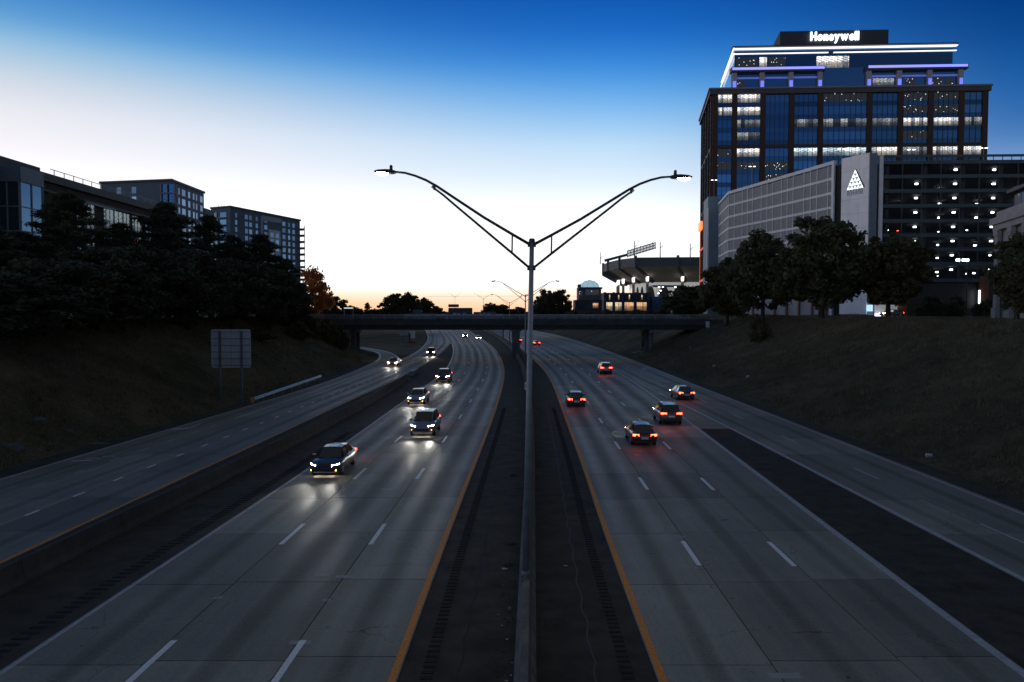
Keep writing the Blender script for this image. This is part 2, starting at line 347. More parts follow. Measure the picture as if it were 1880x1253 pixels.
def ground_z(x, y):
    tl, tr = TOEL(y), TOER(y)
    if tl <= x <= tr: return -.09
    d = (tl - x) if x < tl else (x - tr)
    base = h_left(d, y) if x < tl else h_right(d, y)
    return -.09 + base + und(x, y) * min(1, d / 3.0)
def build_ground():
    offs = [0, .6, 1.3, 2.2, 3.2, 4.4, 5.6, 7, 8.5, 10, 11.7, 13.5, 15.5, 17.5, 19.5, 22, 24, 27, 31, 37, 46, 60, 85, 130, 220, 420, 900, 2200]
    ys = [-60, -40, -20] + list(range(-10, 200, 4)) + [205, 212, 220, 235, 255, 280, 310, 345, 385, 430, 480, 560, 700, 1000, 1600, 3000]
    k = 2 * len(offs); P = []; F = []
    for y in ys:
        yy = min(y, 700); tl, tr = TOEL(yy), TOER(yy)
        xs = [tl - o for o in reversed(offs)] + [tr + o for o in offs]
        P += [(x, y, ground_z(x, yy) if (x < tl - 1e-6 or x > tr + 1e-6) else -.09) for x in xs]
    for i in range(len(ys) - 1):
        for j in range(k - 1): F.append((i*k+j, i*k+j+1, (i+1)*k+j+1, (i+1)*k+j))
    mb = MB(); mb.add(P, F); return struct(mb.build('ground', M_SOIL, smooth=True))
build_ground()

# ------------------------------------------------------------------ pavements
def lane_mesh(name, fl, fr, y0, y1, z, m, step=3.0, thick=.05, inset=0.0):
    n = max(1, int(math.ceil((y1 - y0) / step))); P = []; UV = []
    for i in range(n + 1):
        y = y0 + (y1 - y0) * i / n
        P += [(fl(y) + inset, y, z), (fr(y) - inset, y, z)]; UV += [(0, y), (1, y)]
    F = [(2*i, 2*i+1, 2*i+3, 2*i+2) for i in range(n)]
    if thick:
        b = len(P); P += [(p[0], p[1], z - thick) for p in P]; UV += UV
        F += [(2*i, 2*i+2, b+2*i+2, b+2*i) for i in range(n)] + [(2*i+3, 2*i+1, b+2*i+1, b+2*i+3) for i in range(n)]
        F += [(1, 0, b, b+1), (2*n, 2*n+1, b+2*n+1, b+2*n)]
    me = bpy.data.meshes.new(name); me.from_pydata(P, [], F); me.materials.append(m)
    ul = me.uv_layers.new(name='UVMap'); idx = np.zeros(len(me.loops), int); me.loops.foreach_get('vertex_index', idx)
    ul.data.foreach_set('uv', np.array(UV, float)[idx].ravel()); me.update(); return me
def carriageway(name, lanes, m, ynear, ysplit, yfar, pitch):
    mb = MB(); mb.ribbon(lanes[0][0], lanes[-1][1], ynear, ysplit + .5, -.045, 4)
    root = struct(mb.build(name, M_BED))
    for k, (fl, fr) in enumerate(lanes):
        y = ynear + (k * 1.7) % pitch * .15; row = 0
        while y < ysplit:
            y2 = min(y + pitch, ysplit)
            link('concrete_slab', lane_mesh('concrete_slab', fl, fr, y + .02, y2 - .02, rnd.uniform(-.002, .002), m, 1.6, .05, .018), root)
            y = y2
        link('lane_pavement', lane_mesh('lane_pavement', fl, fr, ysplit + .02, yfar, 0.0, m, 4, .05, .012), root)
    return root
left_road = carriageway('left_carriageway', [(LE, L2), (L2, L1), (L1, LY)], M_CONC, 2, 98, 470, 6.1)
right_road = carriageway('right_carriageway', [(RY, R1), (R1, R2), (R2, RE)], M_CONC, 2, 98, 470, 6.1)
coll_road = carriageway('collector_road', [(off(CO, .1), C2), (C2, C1), (C1, CYL)], M_CONC2, 8, 100, 145, 6.1)
link('lane_pavement', lane_mesh('lane_pavement', C2, C1, 145.05, 470, 0.0, M_CONC2, 4, .05), coll_road)
link('lane_pavement', lane_mesh('lane_pavement', C1, CYL, 145.05, 226, 0.0, M_CONC2, 4, .05), coll_road)
link('lane_pavement', lane_mesh('lane_pavement', C1, LE, 226.05, 470, 0.0, M_CONC2, 4, .05), coll_road)
exit_road = carriageway('exit_road', [(RG, RX), (RX, off(RO, .12))], M_CONC2, 8, 100, 103, 6.1)
def clampf(f, a, b): return lambda y: f(min(max(y, a), b))
RXe = lambda y: RX(y) if y < 205 else RX(205) + (RE(y) - RE(205)) * 1.0 if y < 205 else min(RE(y) + 3.6, RO(y) - .2)
link('lane_pavement', lane_mesh('lane_pavement', RE, lambda y: RX(y) if y < 190 else RE(y) + (RX(190) - RE(190)), 103.05, 470, 0.0, M_CONC2, 4, .05), exit_road)
link('lane_pavement', lane_mesh('lane_pavement', lambda y: RX(y) if y < 190 else RE(y) + (RX(190) - RE(190)), off(RO, .12), 103.05, 470, 0.0, M_CONC2, 4, .05), exit_road)
def loop_ramp():
    P = []; UV = []
    def dens(pl):
        t = np.arange(len(pl)); sx = Spl([(i, p[0]) for i, p in enumerate(pl)]); sy = Spl([(i, p[1]) for i, p in enumerate(pl)])
        return [(sx(q), sy(q)) for q in np.linspace(0, len(pl) - 1, 37)]
    a, b = dens(LOOP_OUT), dens(LOOP_IN)
    mb = MB(); P = []
    for p, q in zip(a, b): P += [(p[0], p[1], -.012), (q[0], q[1], -.012)]
    mb.add(P, [(2*i, 2*i+1, 2*i+3, 2*i+2) for i in range(36)])
    # apron that joins it to the collector road
    mb.add([(CO(145)+.1, 145, -.012), (C2(145), 145, -.012), (-22.6, 150, -.012), (-26.6, 145.02, -.012)], [(0, 1, 2, 3)])
    root = struct(mb.build('loop_ramp', M_CONC2, fix=True))
    for e in (a, b):
        ln = MB(); s = -1 if e is b else 1; Q = []
        for i in range(37):
            d = Vector((e[min(i+1, 36)][0] - e[max(i-1, 0)][0], e[min(i+1, 36)][1] - e[max(i-1, 0)][1])).normalized(); n = Vector((d.y, -d.x)) * s
            for w in (.25, .55): Q.append((e[i][0] + n.x * w, e[i][1] + n.y * w, -.004))
        ln.add(Q, [(2*i, 2*i+1, 2*i+3, 2*i+2) for i in range(36)]); ln.build('edge_line', M_WHITE, root, fix=True)
loop_ramp()
# asphalt strips
struct(MB().ribbon(LY, off(MBX, -.28), -10, 470, -.02, 4).build('median_shoulder', M_ASPH))
struct(MB().ribbon(off(MBX, .28), RY, -10, 470, -.02, 4).build('median_shoulder', M_ASPH))
struct(MB().ribbon(off(LB, .28), LE, -10, 112, -.02, 4).build('left_shoulder', M_ASPH))
struct(MB().ribbon(lambda y: CYL(y), LE, 112.02, 226, -.02, 4).build('gore_area', M_ASPH))
struct(MB().ribbon(CYL, off(LB, -.28), -10, 112, -.02, 4).build('barrier_shoulder', M_ASPH))
struct(MB().ribbon(RE, RG, -10, 62, -.02, 4).build('gore_area', M_ASPH))
struct(MB().ribbon(RE, RG, 62.02, 103, -.006, 4).build('gore_area', M_CONC2))
struct(MB().ribbon(off(RO, .12), off(TOER, .3), -10, 470, -.03, 4).build('right_shoulder', M_ASPH))
struct(MB().ribbon(off(TOEL, -.3), off(CO, .1), -10, 145, -.03, 4).build('collector_shoulder', M_ASPH))

# ------------------------------------------------------------------ painted markings (children of their road)
def line(f, y0, y1, w, m, root, dx=0.0, name='edge_line', z=.005):
    MB().ribbon(off(f, dx - w / 2), off(f, dx + w / 2), y0, y1, z, 2.5).build(name, m, root)
def dashes(f, y0, y1, start, length, cycle, w, m, root, name='lane_dash', dx=0.0):
    k = math.ceil((y0 - start) / cycle); y = start + k * cycle
    while y < y1:
        if rnd.random() > .0:
            MB().ribbon(off(f, dx - w / 2), off(f, dx + w / 2), y, y + length, .006, 1.6).build(name, m, root)
        y += cycle
line(LY, 2, 470, .20, M_ORANGE, left_road, -.16)
line(LE, 116, 226, .22, M_WHITE, left_road, .12); line(LE, 2, 116, .15, M_DIM, left_road, .16)
dashes(L1, 6, 290, 31, 3.05, 12.19, .2, M_WHITE, left_road, dx=.12)
dashes(L2, 6, 330, 31, 3.05, 12.19, .2, M_WHITE, left_road, dx=.12)
line(RY, 2, 470, .20, M_ORANGE, right_road, .16)
dashes(R1, 6, 290, 28.4, 3.05, 12.19, .2, M_WHITE, right_road, dx=-.12)
dashes(R2, 6, 290, 28.3, 3.05, 12.19, .2, M_WHITE, right_road, dx=-.12)
line(RE, 2, 214, .28, M_DIM, right_road, -.2)
line(RG, 2, 103, .26, M_DIM, exit_road, .16)
dashes(RX, 18, 200, 31, 3.05, 12.19, .15, M_DIM, exit_road, dx=.1)
line(RO, 2, 470, .16, M_DIM, exit_road, -.25)
line(CYL, 2, 226, .16, M_ORANGE, coll_road, -.14)
dashes(C1, 10, 106, 35.4, 1.0, 3.66, .17, M_WHITE, coll_road, dx=-.1)
line(C1, 115, 146, .2, M_WHITE, coll_road); line(C1, 240, 470, .2, M_WHITE, coll_road)
dashes(C2, 10, 66, 37.4, 1.0, 3.66, .14, M_DIM, coll_road, dx=-.1)
line(C2, 68, 150, .22, M_DIM, coll_road, -.1); line(C2, 165, 470, .24, M_WHITE, coll_road, .2)
line(CO, 2, 145, .15, M_DIM, coll_road, .3)
def arrow(x, y, rz, s, root, m):
    mb = MB(); pts = [(-.09,-1.6),(.09,-1.6),(.09,.1),(.55,.45),(.55,.12),(1.0,.75),(.55,1.35),(.55,1.0),(-.02,.62),(-.09,.3)]
    q = [(x + (a*math.cos(rz) - b*math.sin(rz))*s, y + (a*math.sin(rz) + b*math.cos(rz))*s, .006) for a, b in pts]
    mb.add(q, [(0,1,2,9),(2,3,8,9),(3,4,5),(3,5,8),(5,6,7),(5,7,8)]); mb.build('turn_arrow', m, root)
for px, py in ((1075, 636), (1119, 653.5), (1180, 677)):
    x, y, _ = gp(px, py); arrow(x, y, 0, 1.9, exit_road, M_DIM)
for px, py in ((351, 785),):
    x, y, _ = gp(px, py); arrow(x, y, math.pi, 1.25, coll_road, M_DIM)
# faded lane lettering-like wear on the collector's outer lane and repair patches in the slabs
M_PATCH = mat('repair_mortar', (.36, .35, .33), .8, .25, 5)
M_PATCHD = mat('dark_repair', (.11, .11, .11), .8, .25, 5)
def patch(px, py, w, l, m, root, rz=0.0):
    x, y, _ = gp(px, py); MB().box((x, y, .0022), (w, l, .004), rz).build('pavement_patch', m, root)
for a in ((632, 1059, .62, .26), (591, 1056, .55, .24), (551, 1180, .62, .24), (710, 899, .7, .4), (762, 774, .9, .5)): patch(*a, M_PATCH, left_road)
for a in ((1249, 986, .45, .2), (1440, 1241, .85, .3), (1098, 752, .7, .4)): patch(*a, M_PATCH, right_road)
for a in ((400, 1098, .3, .18), (600, 1102, .25, .15)): patch(*a, M_PATCH, left_road, .4)
for a in ((150, 846, 1.2, .35), (170, 842, .9, .2), (200, 838, .8, .2)): patch(*a, M_DIM, coll_road, .2)
patch(1330, 955, .4, .16, M_PATCHD, right_road, .5)
# rumble grooves drawn as darker, slightly raised bars beside each orange line
def rumble(f, side, y0, y1, root, w=.34, gap=.32):
    mb = MB(); y = y0
    while y < y1:
        x0 = f(y) + side * .55; mb.box((x0 + side * w / 2, y, -.012), (w, .15, .018)); y += gap
    stuff(mb.build('rumble_strip', mat('rumble_groove', (.036, .033, .029), .95, spec=.1), root))
ms = [o for o in bpy.data.objects if o.name.startswith('median_shoulder')]
rumble(LY, 1, 10, 75, ms[0]); rumble(RY, -1, 10, 75, ms[1])
ls = bpy.data.objects['left_shoulder']; rumble(LE, -1, 10, 60, ls, .5, .4)
# sealed crack lines in the median asphalt
def crack(f, y0, y1, w, root):
    n = int((y1 - y0) / .5); xs = [f(y0 + i * .5) + .05 * math.sin(i * 1.3) + rnd.uniform(-.03, .03) for i in range(n + 1)]
    P = []
    for i in range(n + 1): P += [(xs[i] - w / 2, y0 + i * .5, -.016), (xs[i] + w / 2, y0 + i * .5, -.016)]
    MB().add(P, [(2*i, 2*i+1, 2*i+3, 2*i+2) for i in range(n)]).build('crack_seal', M_BED if root is not ms[1] else mat('pale_crack', (.09, .088, .085), .9), root)
crack(lambda y: (MBX(y) + RY(y)) / 2 + .15, 8, 80, .05, ms[1]); crack(lambda y: (MBX(y) + LY(y)) / 2 - .1, 8, 80, .06, ms[0])

# ------------------------------------------------------------------ concrete barriers
prof = [(-.30, -.05), (-.30, .08), (-.17, .33), (-.10, .95), (-.085, .98), (.085, .98), (.10, .95), (.17, .33), (.30, .08), (.30, -.05)]
mb_root = thing('median_barrier', 'long stained concrete median barrier running under the twin-arm street lights', 'barrier', (MBX(20), 20, 0))
yb = -10.0; seg = 6.1
while yb < 110:
    MB().sweep(MBX, yb + .012, yb + seg - .012, prof, 2).build('barrier_segment', M_BARR, mb_root); yb += seg
MB().sweep(MBX, yb + .012, 470, prof, 4).build('barrier_run', M_BARR, mb_root)
lb_root = thing('side_barrier', 'sooty concrete barrier between the left main lanes and the collector road', 'barrier', (LB(40), 40, 0))
prof2 = [(p[0], p[1] * .86) for p in prof]; yb = -10.0
while yb < 105:
    MB().sweep(LB, yb + .012, min(yb + seg, 111) - .012, prof2, 2).build('barrier_segment', M_BARR2, lb_root); yb += seg
# crash cushion at the barrier nose
cc = thing('crash_cushion', 'steel crash cushion at the far nose of the left barrier', 'crash cushion', (LB(111), 113, 0))
for i in range(4):
    piece('cushion_bay', M_STEELD, (LB(112) + .02 * i, 112.2 + i * 1.5, .45), (.62 - .03 * i, 1.3, .75), cc)
for s in (-1, 1): piece('side_rail', M_STEEL, (LB(112) + s * .36, 114.4, .52), (.05, 6.2, .32), cc)
piece('nose', mat('black_yellow_nose', (.25, .18, .03), .6), (LB(112), 118.2, .45), (.5, .5, .8), cc)
# ------------------------------------------------------------------ far overpass
BY0, BY1 = 161.0, 174.0
M_GIRD = mat('dark_steel_girder', (.03, .033, .036), .7, .3, .5)
M_PARA = mat('grey_parapet_concrete', (.055, .06, .064), .85, .35, .6)
M_PIER = mat('weathered_pier_concrete', (.13, .135, .135), .85, .4, .5)
br = thing('overpass', 'dark overpass with steel railing crossing the whole highway in the distance', 'bridge', (0, BY0, 0))
BXL, BXR = -54.0, 45.0
piece('deck', M_PIER, ((BXL + BXR) / 2, (BY0 + BY1) / 2, 7.05), (BXR - BXL, BY1 - BY0, .42), br)
for i in range(6):
    y = BY0 + .7 + i * (BY1 - BY0 - 1.4) / 5
    g = MB().box(((BXL + BXR) / 2, y, 6.28), (BXR - BXL, .06, 1.08)); g.box(((BXL + BXR) / 2, y, 5.73), (BXR - BXL, .5, .05)); g.box(((BXL + BXR) / 2, y, 6.82), (BXR - BXL, .5, .05))
    g.build('girder', M_GIRD, br)
for y in (BY0 + .12, BY1 - .12):
    MB().box(((BXL + BXR) / 2, y, 7.42), (BXR - BXL, .3, .98)).build('parapet', M_PARA, br)
    x = BXL + .5
    while x < BXR:
        piece('rail_post', M_STEELD, (x, y, 8.4), (.12, .12, .96), br); x += 2.4
    for z in (8.2, 8.5, 8.86): piece('rail', M_STEEL if z > 8.6 else M_STEELD, ((BXL + BXR) / 2, y, z), (BXR - BXL, .09, .09), br)
pw = MB(); pw.box((.85, (BY0 + BY1) / 2, 2.75), (1.7, 11.6, 5.6)); pw.build('pier', M_PIER, br)
piece('pier_cap', M_PIER, (.85, (BY0 + BY1) / 2, 5.55), (2.3, 12.6, .34), br)
for X in (-35.2, 29.9):
    piece('pier_cap', M_PIER, (X, (BY0 + BY1) / 2, 5.35), (1.3, 12.6, .72), br)
    for y in (162.6, 167.5, 172.4):
        MB().tube([(X, y, -.2), (X, y, 5.1)], .5, 14).build('column', M_PIER, br, smooth=True)
for q_ in (([(26.2, BY0 - .5, .06), (26.2, BY1 + .5, .06), (42.5, BY1 + .5, 5.62), (42.5, BY0 - .5, 5.62)], [(0, 3, 2, 1)]), ([(-31.5, BY0 - .5, .5), (-34.6, BY1 + .5, .5), (-50, BY1 + .5, 5.62), (-46, BY0 - .5, 5.62)], [(0, 1, 2, 3)])): MB().add(*q_).build('slope_paving', M_PIER, br)

# ------------------------------------------------------------------ twin-arm street lights
M_LENS = emat('lit_lamp_lens', (1.0, .93, .82), 160.0)
M_LENSOFF = mat('unlit_lamp_lens', (.5, .5, .48), .3)
M_POLE = mat('street_light_steel', (.19, .225, .26), .5, .25, 3.0, metal=.3)
M_ARM = mat('arm_dark_steel', (.035, .042, .05), .5, .2, 3.0, metal=.3)
def make_light(lit, label):
    t = thing('street_light', label, 'street light', (0, 0, 0), 'twin-arm lights along the median')
    n = 14; pole = MB().tube([(0, 0, 0), (0, 0, 5.5), (0, 0, 11.02)], [.120, .096, .074], 18).build('pole', M_POLE, t, smooth=True)
    MB().box((0, 0, -.02), (.34, .34, .05)).build('base_plate', M_STEELD, t)
    MB().tube([(0, 0, 0), (0, 0, .22), (0, 0, .3)], [.17, .165, .13], 16).build('base_collar', M_STEELD, t)
    MB().tube([(0, 0, 10.98), (0, 0, 11.06), (0, 0, 11.1)], [.1, .1, .07], 16).build('pole_cap', M_ARM, t)
    for s in (-1, 1):
        up = [(-.07, -.11), (-.65, .20), (-1.6, .72), (-2.6, 1.33), (-3.2, 1.70), (-3.55, 1.88), (-3.9, 2.01), (-4.25, 2.1), (-4.62, 2.13)]
        lo = [(-.07, -.86), (-.65, -.40), (-1.6, .34), (-2.6, 1.12), (-2.95, 1.4), (-3.15, 1.54), (-3.36, 1.68)]
        up = [(x * .965, z) for x, z in up]; lo = [(x * .965, z) for x, z in lo]
        arm = MB().tube([(-s * x, 0, 11.02 + z) for x, z in up], [.05, .048, .046, .044, .042, .04, .038, .036, .034], 10).build('arm', M_ARM, t, smooth=True)
        MB().tube([(-s * x, 0, 11.02 + z) for x, z in lo], [.042, .042, .04, .038, .036, .034, .034], 10).build('brace', M_ARM, arm, smooth=True)
        MB().tube([(s * .632, 0, 11.02 - .39), (s * .632, 0, 11.02 + .2)], .026, 8).build('strut', M_ARM, arm)
        MB().tube([(s * 3.14, 0, 11.02 + 1.58), (s * 3.19, 0, 11.02 + 1.76)], .045, 8).build('clamp', M_ARM, arm)
        for z in (-.11, -.86): MB().box((s * .1, 0, 11.02 + z), (.07, .14, .16)).build('arm_bracket', M_ARM, arm)
        x0 = 4.41
        h = MB(); L_ = .68
        sec = [(0, .10, .03, -.045), (.12, .14, .06, -.06), (.3, .15, .065, -.055), (.55, .13, .05, -.035), (L_, .06, .02, -.015)]
        V = []
        for d, w, zt, zb in sec: V += [(s * (x0 + d), -w, 13.15 + zb), (s * (x0 + d), w, 13.15 + zb), (s * (x0 + d), w * .7, 13.15 + zt), (s * (x0 + d), -w * .7, 13.15 + zt)]
        Fc = [(i*4+k, i*4+(k+1) % 4, (i+1)*4+(k+1) % 4, (i+1)*4+k) for i in range(4) for k in range(4)] + [(3, 2, 1, 0), (16, 17, 18, 19)]
        h.add(V, Fc); lum = h.build('luminaire', M_ARM, t, fix=True)
        ln = MB(); segs = 8; V = []; Fc = []
        for j in range(5):
            f = j / 4; r = math.cos(f * math.pi / 2)
            for k in range(12):
                a = 2 * math.pi * k / 12; V.append((s * (x0 + .42 + .2 * r * math.cos(a)), .11 * r * math.sin(a), 13.15 - .045 - .085 * math.sin(f * math.pi / 2)))
        Fc = [(j*12+k, j*12+(k+1) % 12, (j+1)*12+(k+1) % 12, (j+1)*12+k) for j in range(4) for k in range(12)] + [tuple(48+k for k in range(12))]
        ln.add(V, Fc); ln.build('lens', M_LENS if lit else M_LENSOFF, lum, smooth=True, fix=True)
        MB().tube([(s * (x0 + .14), 0, 13.19), (s * (x0 + .14), 0, 13.33), (s * (x0 + .14), 0, 13.36)], [.05, .05, .03], 10).build('photocell', M_DARKMETAL, lum)
    return t
sl = make_light(True, 'nearest twin-arm street light, lit, standing on the median barrier in front')
sl.location = (.447, 24.4, .90); sl.rotation_euler = (0, R(1.0), 0)
far_off = make_light(False, 'second twin-arm street light, partly hidden behind the nearest pole')
far_off.location = (MBX(112), 112, .98); far_off.rotation_euler = (0, 0, R(-2))
for (px, Y, z, rz, lab) in ((935.5, 203, .98, 8, 'third twin-arm street light, just left of the nearest pole, above the overpass railing'),
                            (887.5, 395, 5.5, 14, 'distant twin-arm street light between the dark road sign and the round trees'),
                            (835.5, 560, 9.5, 30, 'farthest twin-arm street light, standing above the small sign tab')):
    c = copy_tree(far_off); c.location = ((px - CX) / FPX * Y, Y, z); c.rotation_euler = (0, 0, R(rz)); c['label'] = lab

# ------------------------------------------------------------------ road sign backs, gantry, guardrail
M_SIGN = mat('sign_back_aluminium', (.32, .35, .37), .5, .15, 1.0, metal=.1)
M_RIB = mat('sign_rib_steel', (.085, .10, .12), .6, .15, 1.0)
def rounded(w, h, r, n=5):
    P = []
    for cx, cz, a0 in ((w/2-r, h/2-r, 0), (-w/2+r, h/2-r, 90), (-w/2+r, -h/2+r, 180), (w/2-r, -h/2+r, 270)):
        for k in range(n + 1):
            a = R(a0 + 90 * k / n); P.append((cx + r * math.cos(a), cz + r * math.sin(a)))
    return P
def panel(name, m, c, w, h, r, t, parent, rz=0.0):
    q = rounded(w, h, r); n = len(q); ca, sa = math.cos(rz), math.sin(rz); V = []
    for d in (-t / 2, t / 2): V += [(c[0] + x * ca - d * sa, c[1] + x * sa + d * ca, c[2] + z) for x, z in q]
    return MB().add(V, [tuple(range(n-1, -1, -1)), tuple(range(n, 2*n))] + [(i, (i+1) % n, n+(i+1) % n, n+i) for i in range(n)]).build(name, m, parent, fix=True)
SY = 80.0; sx = (423.5 - CX) / FPX * SY; szc = at(423.5, 640.5, SY).z; sw = 73 / FPX * SY; sh = 70.5 / FPX * SY
sg = thing('road_sign', 'large square road sign seen from its plain ribbed back on the left bank', 'road sign', (sx, SY, ground_z(sx, SY)))
panel('sign_panel', M_SIGN, (sx, SY, szc), sw, sh, .22, .03, sg)
for i in range(6): piece('rib', M_RIB, (sx, SY - .05, szc - sh * .435 + sh * .174 * i), (sw * .97, .06, .07), sg)
for k in (-.25, 0.0, .25):
    if k == 0: piece('seam', M_RIB, (sx, SY - .022, szc), (.03, .02, sh * .96), sg); continue
    x = sx + k * sw * 1.08; zb = ground_z(x, SY) - .3; piece('post', M_RIB, (x, SY - .17, (zb + szc + sh * .46) / 2), (.2, .18, szc + sh * .46 - zb), sg)
# guardrail below it
gr0, gr1 = gp(466, 733, .62), gp(590, 690.5, .62)
grt = thing('guardrail', 'short galvanised guardrail with an orange end on the left verge', 'guardrail', ((gr0[0] + gr1[0]) / 2, (gr0[1] + gr1[1]) / 2, 0))
A, B_ = Vector(gr0), Vector(gr1); dv = (B_ - A); ln_ = dv.length; du = dv / ln_; nn = Vector((du.y, -du.x, 0))
wp = [(-.03, .16), (.035, .10), (-.02, .03), (-.02, -.03), (.035, -.10), (-.03, -.16)]
V = []
for i in range(13):
    c = A + dv * (i / 12)
    for d, z in wp: V.append(tuple(c + nn * d + Vector((0, 0, z))))
MB().add(V, [(i*6+j, i*6+j+1, (i+1)*6+j+1, (i+1)*6+j) for i in range(12) for j in range(5)]).build('rail', M_STEEL, grt)
for i in range(9):
    c = A + dv * (i / 8) - nn * .14; zb = ground_z(c.x, c.y)
    piece('post', M_STEELD, (c.x, c.y, (zb - .2 + .75) / 2), (.1, .16, .95 - zb), grt)
e_ = A - du * .3; panel('end_terminal', mat('orange_reflector', (.5, .22, .06), .5), (e_.x, e_.y, .6), .5, .55, .2, .12, grt)
# gantry with dark sign panels beyond the overpass
GY = 240.0
gt = thing('sign_gantry', 'overhead sign gantry with dark sign panels rising behind the overpass railing', 'sign gantry', (-18, GY, 0))
M_SD = mat('dark_sign_face', (.030, .045, .06), .55, .2, .4); M_SDB = mat('blue_grey_sign_face', (.06, .09, .12), .55, .2, .4)
M_GLY = mat('pale_sign_mark', (.30, .42, .55), .5)
def gsign(x0, x1, y0, y1, m, r=.35):
    a, b = at(x0, y0, GY), at(x1, y1, GY); return panel('sign_panel', m, ((a.x + b.x) / 2, GY, (a.z + b.z) / 2), b.x - a.x, a.z - b.z, r, .12, gt)
gsign(823, 867.5, 565.5, 590, M_SD); gsign(823, 842.5, 559, 564.5, M_SD, .2); gsign(869, 889, 573, 590, M_SDB); gsign(890, 911, 573, 590, M_SDB)
gsign(757.5, 775.5, 568.5, 590, M_SDB); gsign(776, 800, 575, 590, M_SDB)
for (x0, x1, y0, y1) in ((832, 838, 575, 579), (840, 844.5, 576, 579), (880, 886, 576.5, 578.5), (895, 900, 576.5, 578.5), (764, 770, 578, 579.5), (782, 790, 578, 579.5)):
    a, b = at(x0, y0, GY - .1), at(x1, y1, GY - .1); piece('sign_mark', M_GLY, ((a.x + b.x) / 2, GY - .085, (a.z + b.z) / 2), (b.x - a.x, .03, a.z - b.z), gt)
V = []; c0 = at(852.7, 579, GY)
for k in range(9):
    a = math.pi * k / 8
    for r_ in (.62, .36): V.append((c0.x - r_ * math.cos(a), GY - .09, c0.z + r_ * 1.25 * math.sin(a)))
MB().add(V, [(2*k, 2*k+1, 2*k+3, 2*k+2) for k in range(8)]).build('sign_mark', M_GLY, gt, fix=True)
piece('beam', M_STEELD, (-18.5, GY + .5, 8.4), (31, .45, .9), gt)
for x in (-34.2, -2.8): piece('post', M_STEELD, (x, GY + .5, 4.1), (.5, .5, 8.4), gt)
# small things on the right and left banks
def pole_sign(px, py, Y, w, h, m, lab, cat='sign', zoff=0.0, name='small_sign'):
    c = at(px, py, Y); zb = ground_z(c.x, Y); t = thing(name, lab, cat, (c.x, Y, zb))
    panel('sign_panel', m, (c.x, Y, c.z), w, h, .05, .02, t); piece('post', M_STEELD, (c.x, Y + .04, (zb + c.z) / 2 - .1), (.07, .06, c.z - zb + .3), t); return t
pole_sign(1299, 596, 150, .75, 1.2, mat('pale_sign', (.55, .58, .6), .5), 'small pale marker sign beside the right end of the overpass')
pole_sign(741, 612, 226, 2.3, 1.5, M_SIGN, 'small grey sign on the grass beyond the overpass, left of the collector road')
c = at(757, 617, 232)
wt = thing('temporary_sign', 'white and red temporary road sign under the far side of the overpass', 'sign', (c.x, 232, -.1))
panel('sign_panel', mat('white_sign', (.62, .64, .66), .5), (c.x, 232, c.z + .3), 1.7, 2.2, .05, .03, wt); piece('stand', M_DARKMETAL, (c.x - .8, 232.1, c.z - .4), (.5, .3, 2.4), wt); piece('red_base', mat('red_plastic', (.35, .03, .03), .5), (c.x - .2, 231.9, .25), (2.4, .5, .6), wt)
pm = thing('barrier_marker', 'small white and teal marker panel on the median barrier left of the near pole', 'marker', (MBX(84), 84, .98))
cm = at(966.3, 709, 84); panel('marker_panel', mat('white_marker', (.6, .62, .6), .5), (cm.x, 84, cm.z), .42, .8, .03, .02, pm); piece('marker_mark', mat('teal_mark', (.02, .14, .15), .5), (cm.x + .02, 83.98, cm.z), (.2, .01, .45), pm)
piece('bracket', M_STEELD, (MBX(84), 84.05, (cm.z + .9) / 2), (.06, .06, abs(cm.z - .98) + .3), pm)

# ------------------------------------------------------------------ litter
M_PAPER = mat('pale_litter', (.42, .45, .46), .7, .2, 8); M_RAG = mat('dark_rag', (.012, .012, .014), .8)
def scrap(name, px, py, w, l, h, m, lab, cat, z=-.02):
    x, y, _ = gp(px, py, z); n = 9; V = []; r2 = random.Random(int(px * 7 + py))
    for ring, (sc_, zz) in enumerate(((1, .0), (.75, h * .7), (.25, h))):
        for k in range(n):
            a = 2 * math.pi * k / n; q = sc_ * r2.uniform(.7, 1.1); V.append((x + w / 2 * q * math.cos(a), y + l / 2 * q * math.sin(a), z + zz * r2.uniform(.6, 1.2)))
    F = [(i*n+k, i*n+(k+1) % n, (i+1)*n+(k+1) % n, (i+1)*n+k) for i in range(2) for k in range(n)] + [tuple(2*n+k for k in range(n))]
    return tag(MB().add(V, F).build(name, m), lab, cat)
scrap('paper_scrap', 927, 1045, .28, .16, .05, M_PAPER, 'pale flattened scrap of paper beside the foot of the median barrier', 'litter')
scrap('torn_rag', 942, 873, .62, .5, .08, M_RAG, 'black torn rubber strip lying against the median barrier', 'litter')
scrap('leaf_heap', 932, 1037, .5, .5, .07, mat('dead_leaves', (.03, .026, .02), .9), 'dark heap of leaves just behind the pale paper scrap', 'litter')
scrap('leaf_heap', 938, 1000, .55, .3, .06, mat('dead_leaves', (.03, .026, .02), .9), 'flat brown heap of leaves farther along the barrier foot', 'litter')
scrap('cup', 936, 1119, .16, .16, .08, mat('tan_card', (.3, .22, .14), .8), 'crushed tan paper cup by the median barrier', 'litter')
scrap('paper_scrap', 1039, 1039, .22, .08, .02, M_PAPER, 'thin pale strip lying alone on the right median asphalt', 'litter')
lm = MB(); lm2 = MB(); r3 = random.Random(5)
for i in range(520):
    y = 16 + 60 * r3.random() ** 1.6; side = -1 if r3.random() < .75 else 1
    x = MBX(y) + side * (.36 + abs(r3.gauss(0, .38))); s = r3.uniform(.015, .06)
    m_ = lm2 if r3.random() < .06 else lm; a = r3.uniform(0, 6.28)
    m_.add([(x + s * math.cos(a + q), y + s * math.sin(a + q), -.019 + r3.uniform(.004, .035)) for q in (0, 1.7, 3.1, 4.6)], [(0, 1, 2, 3)])
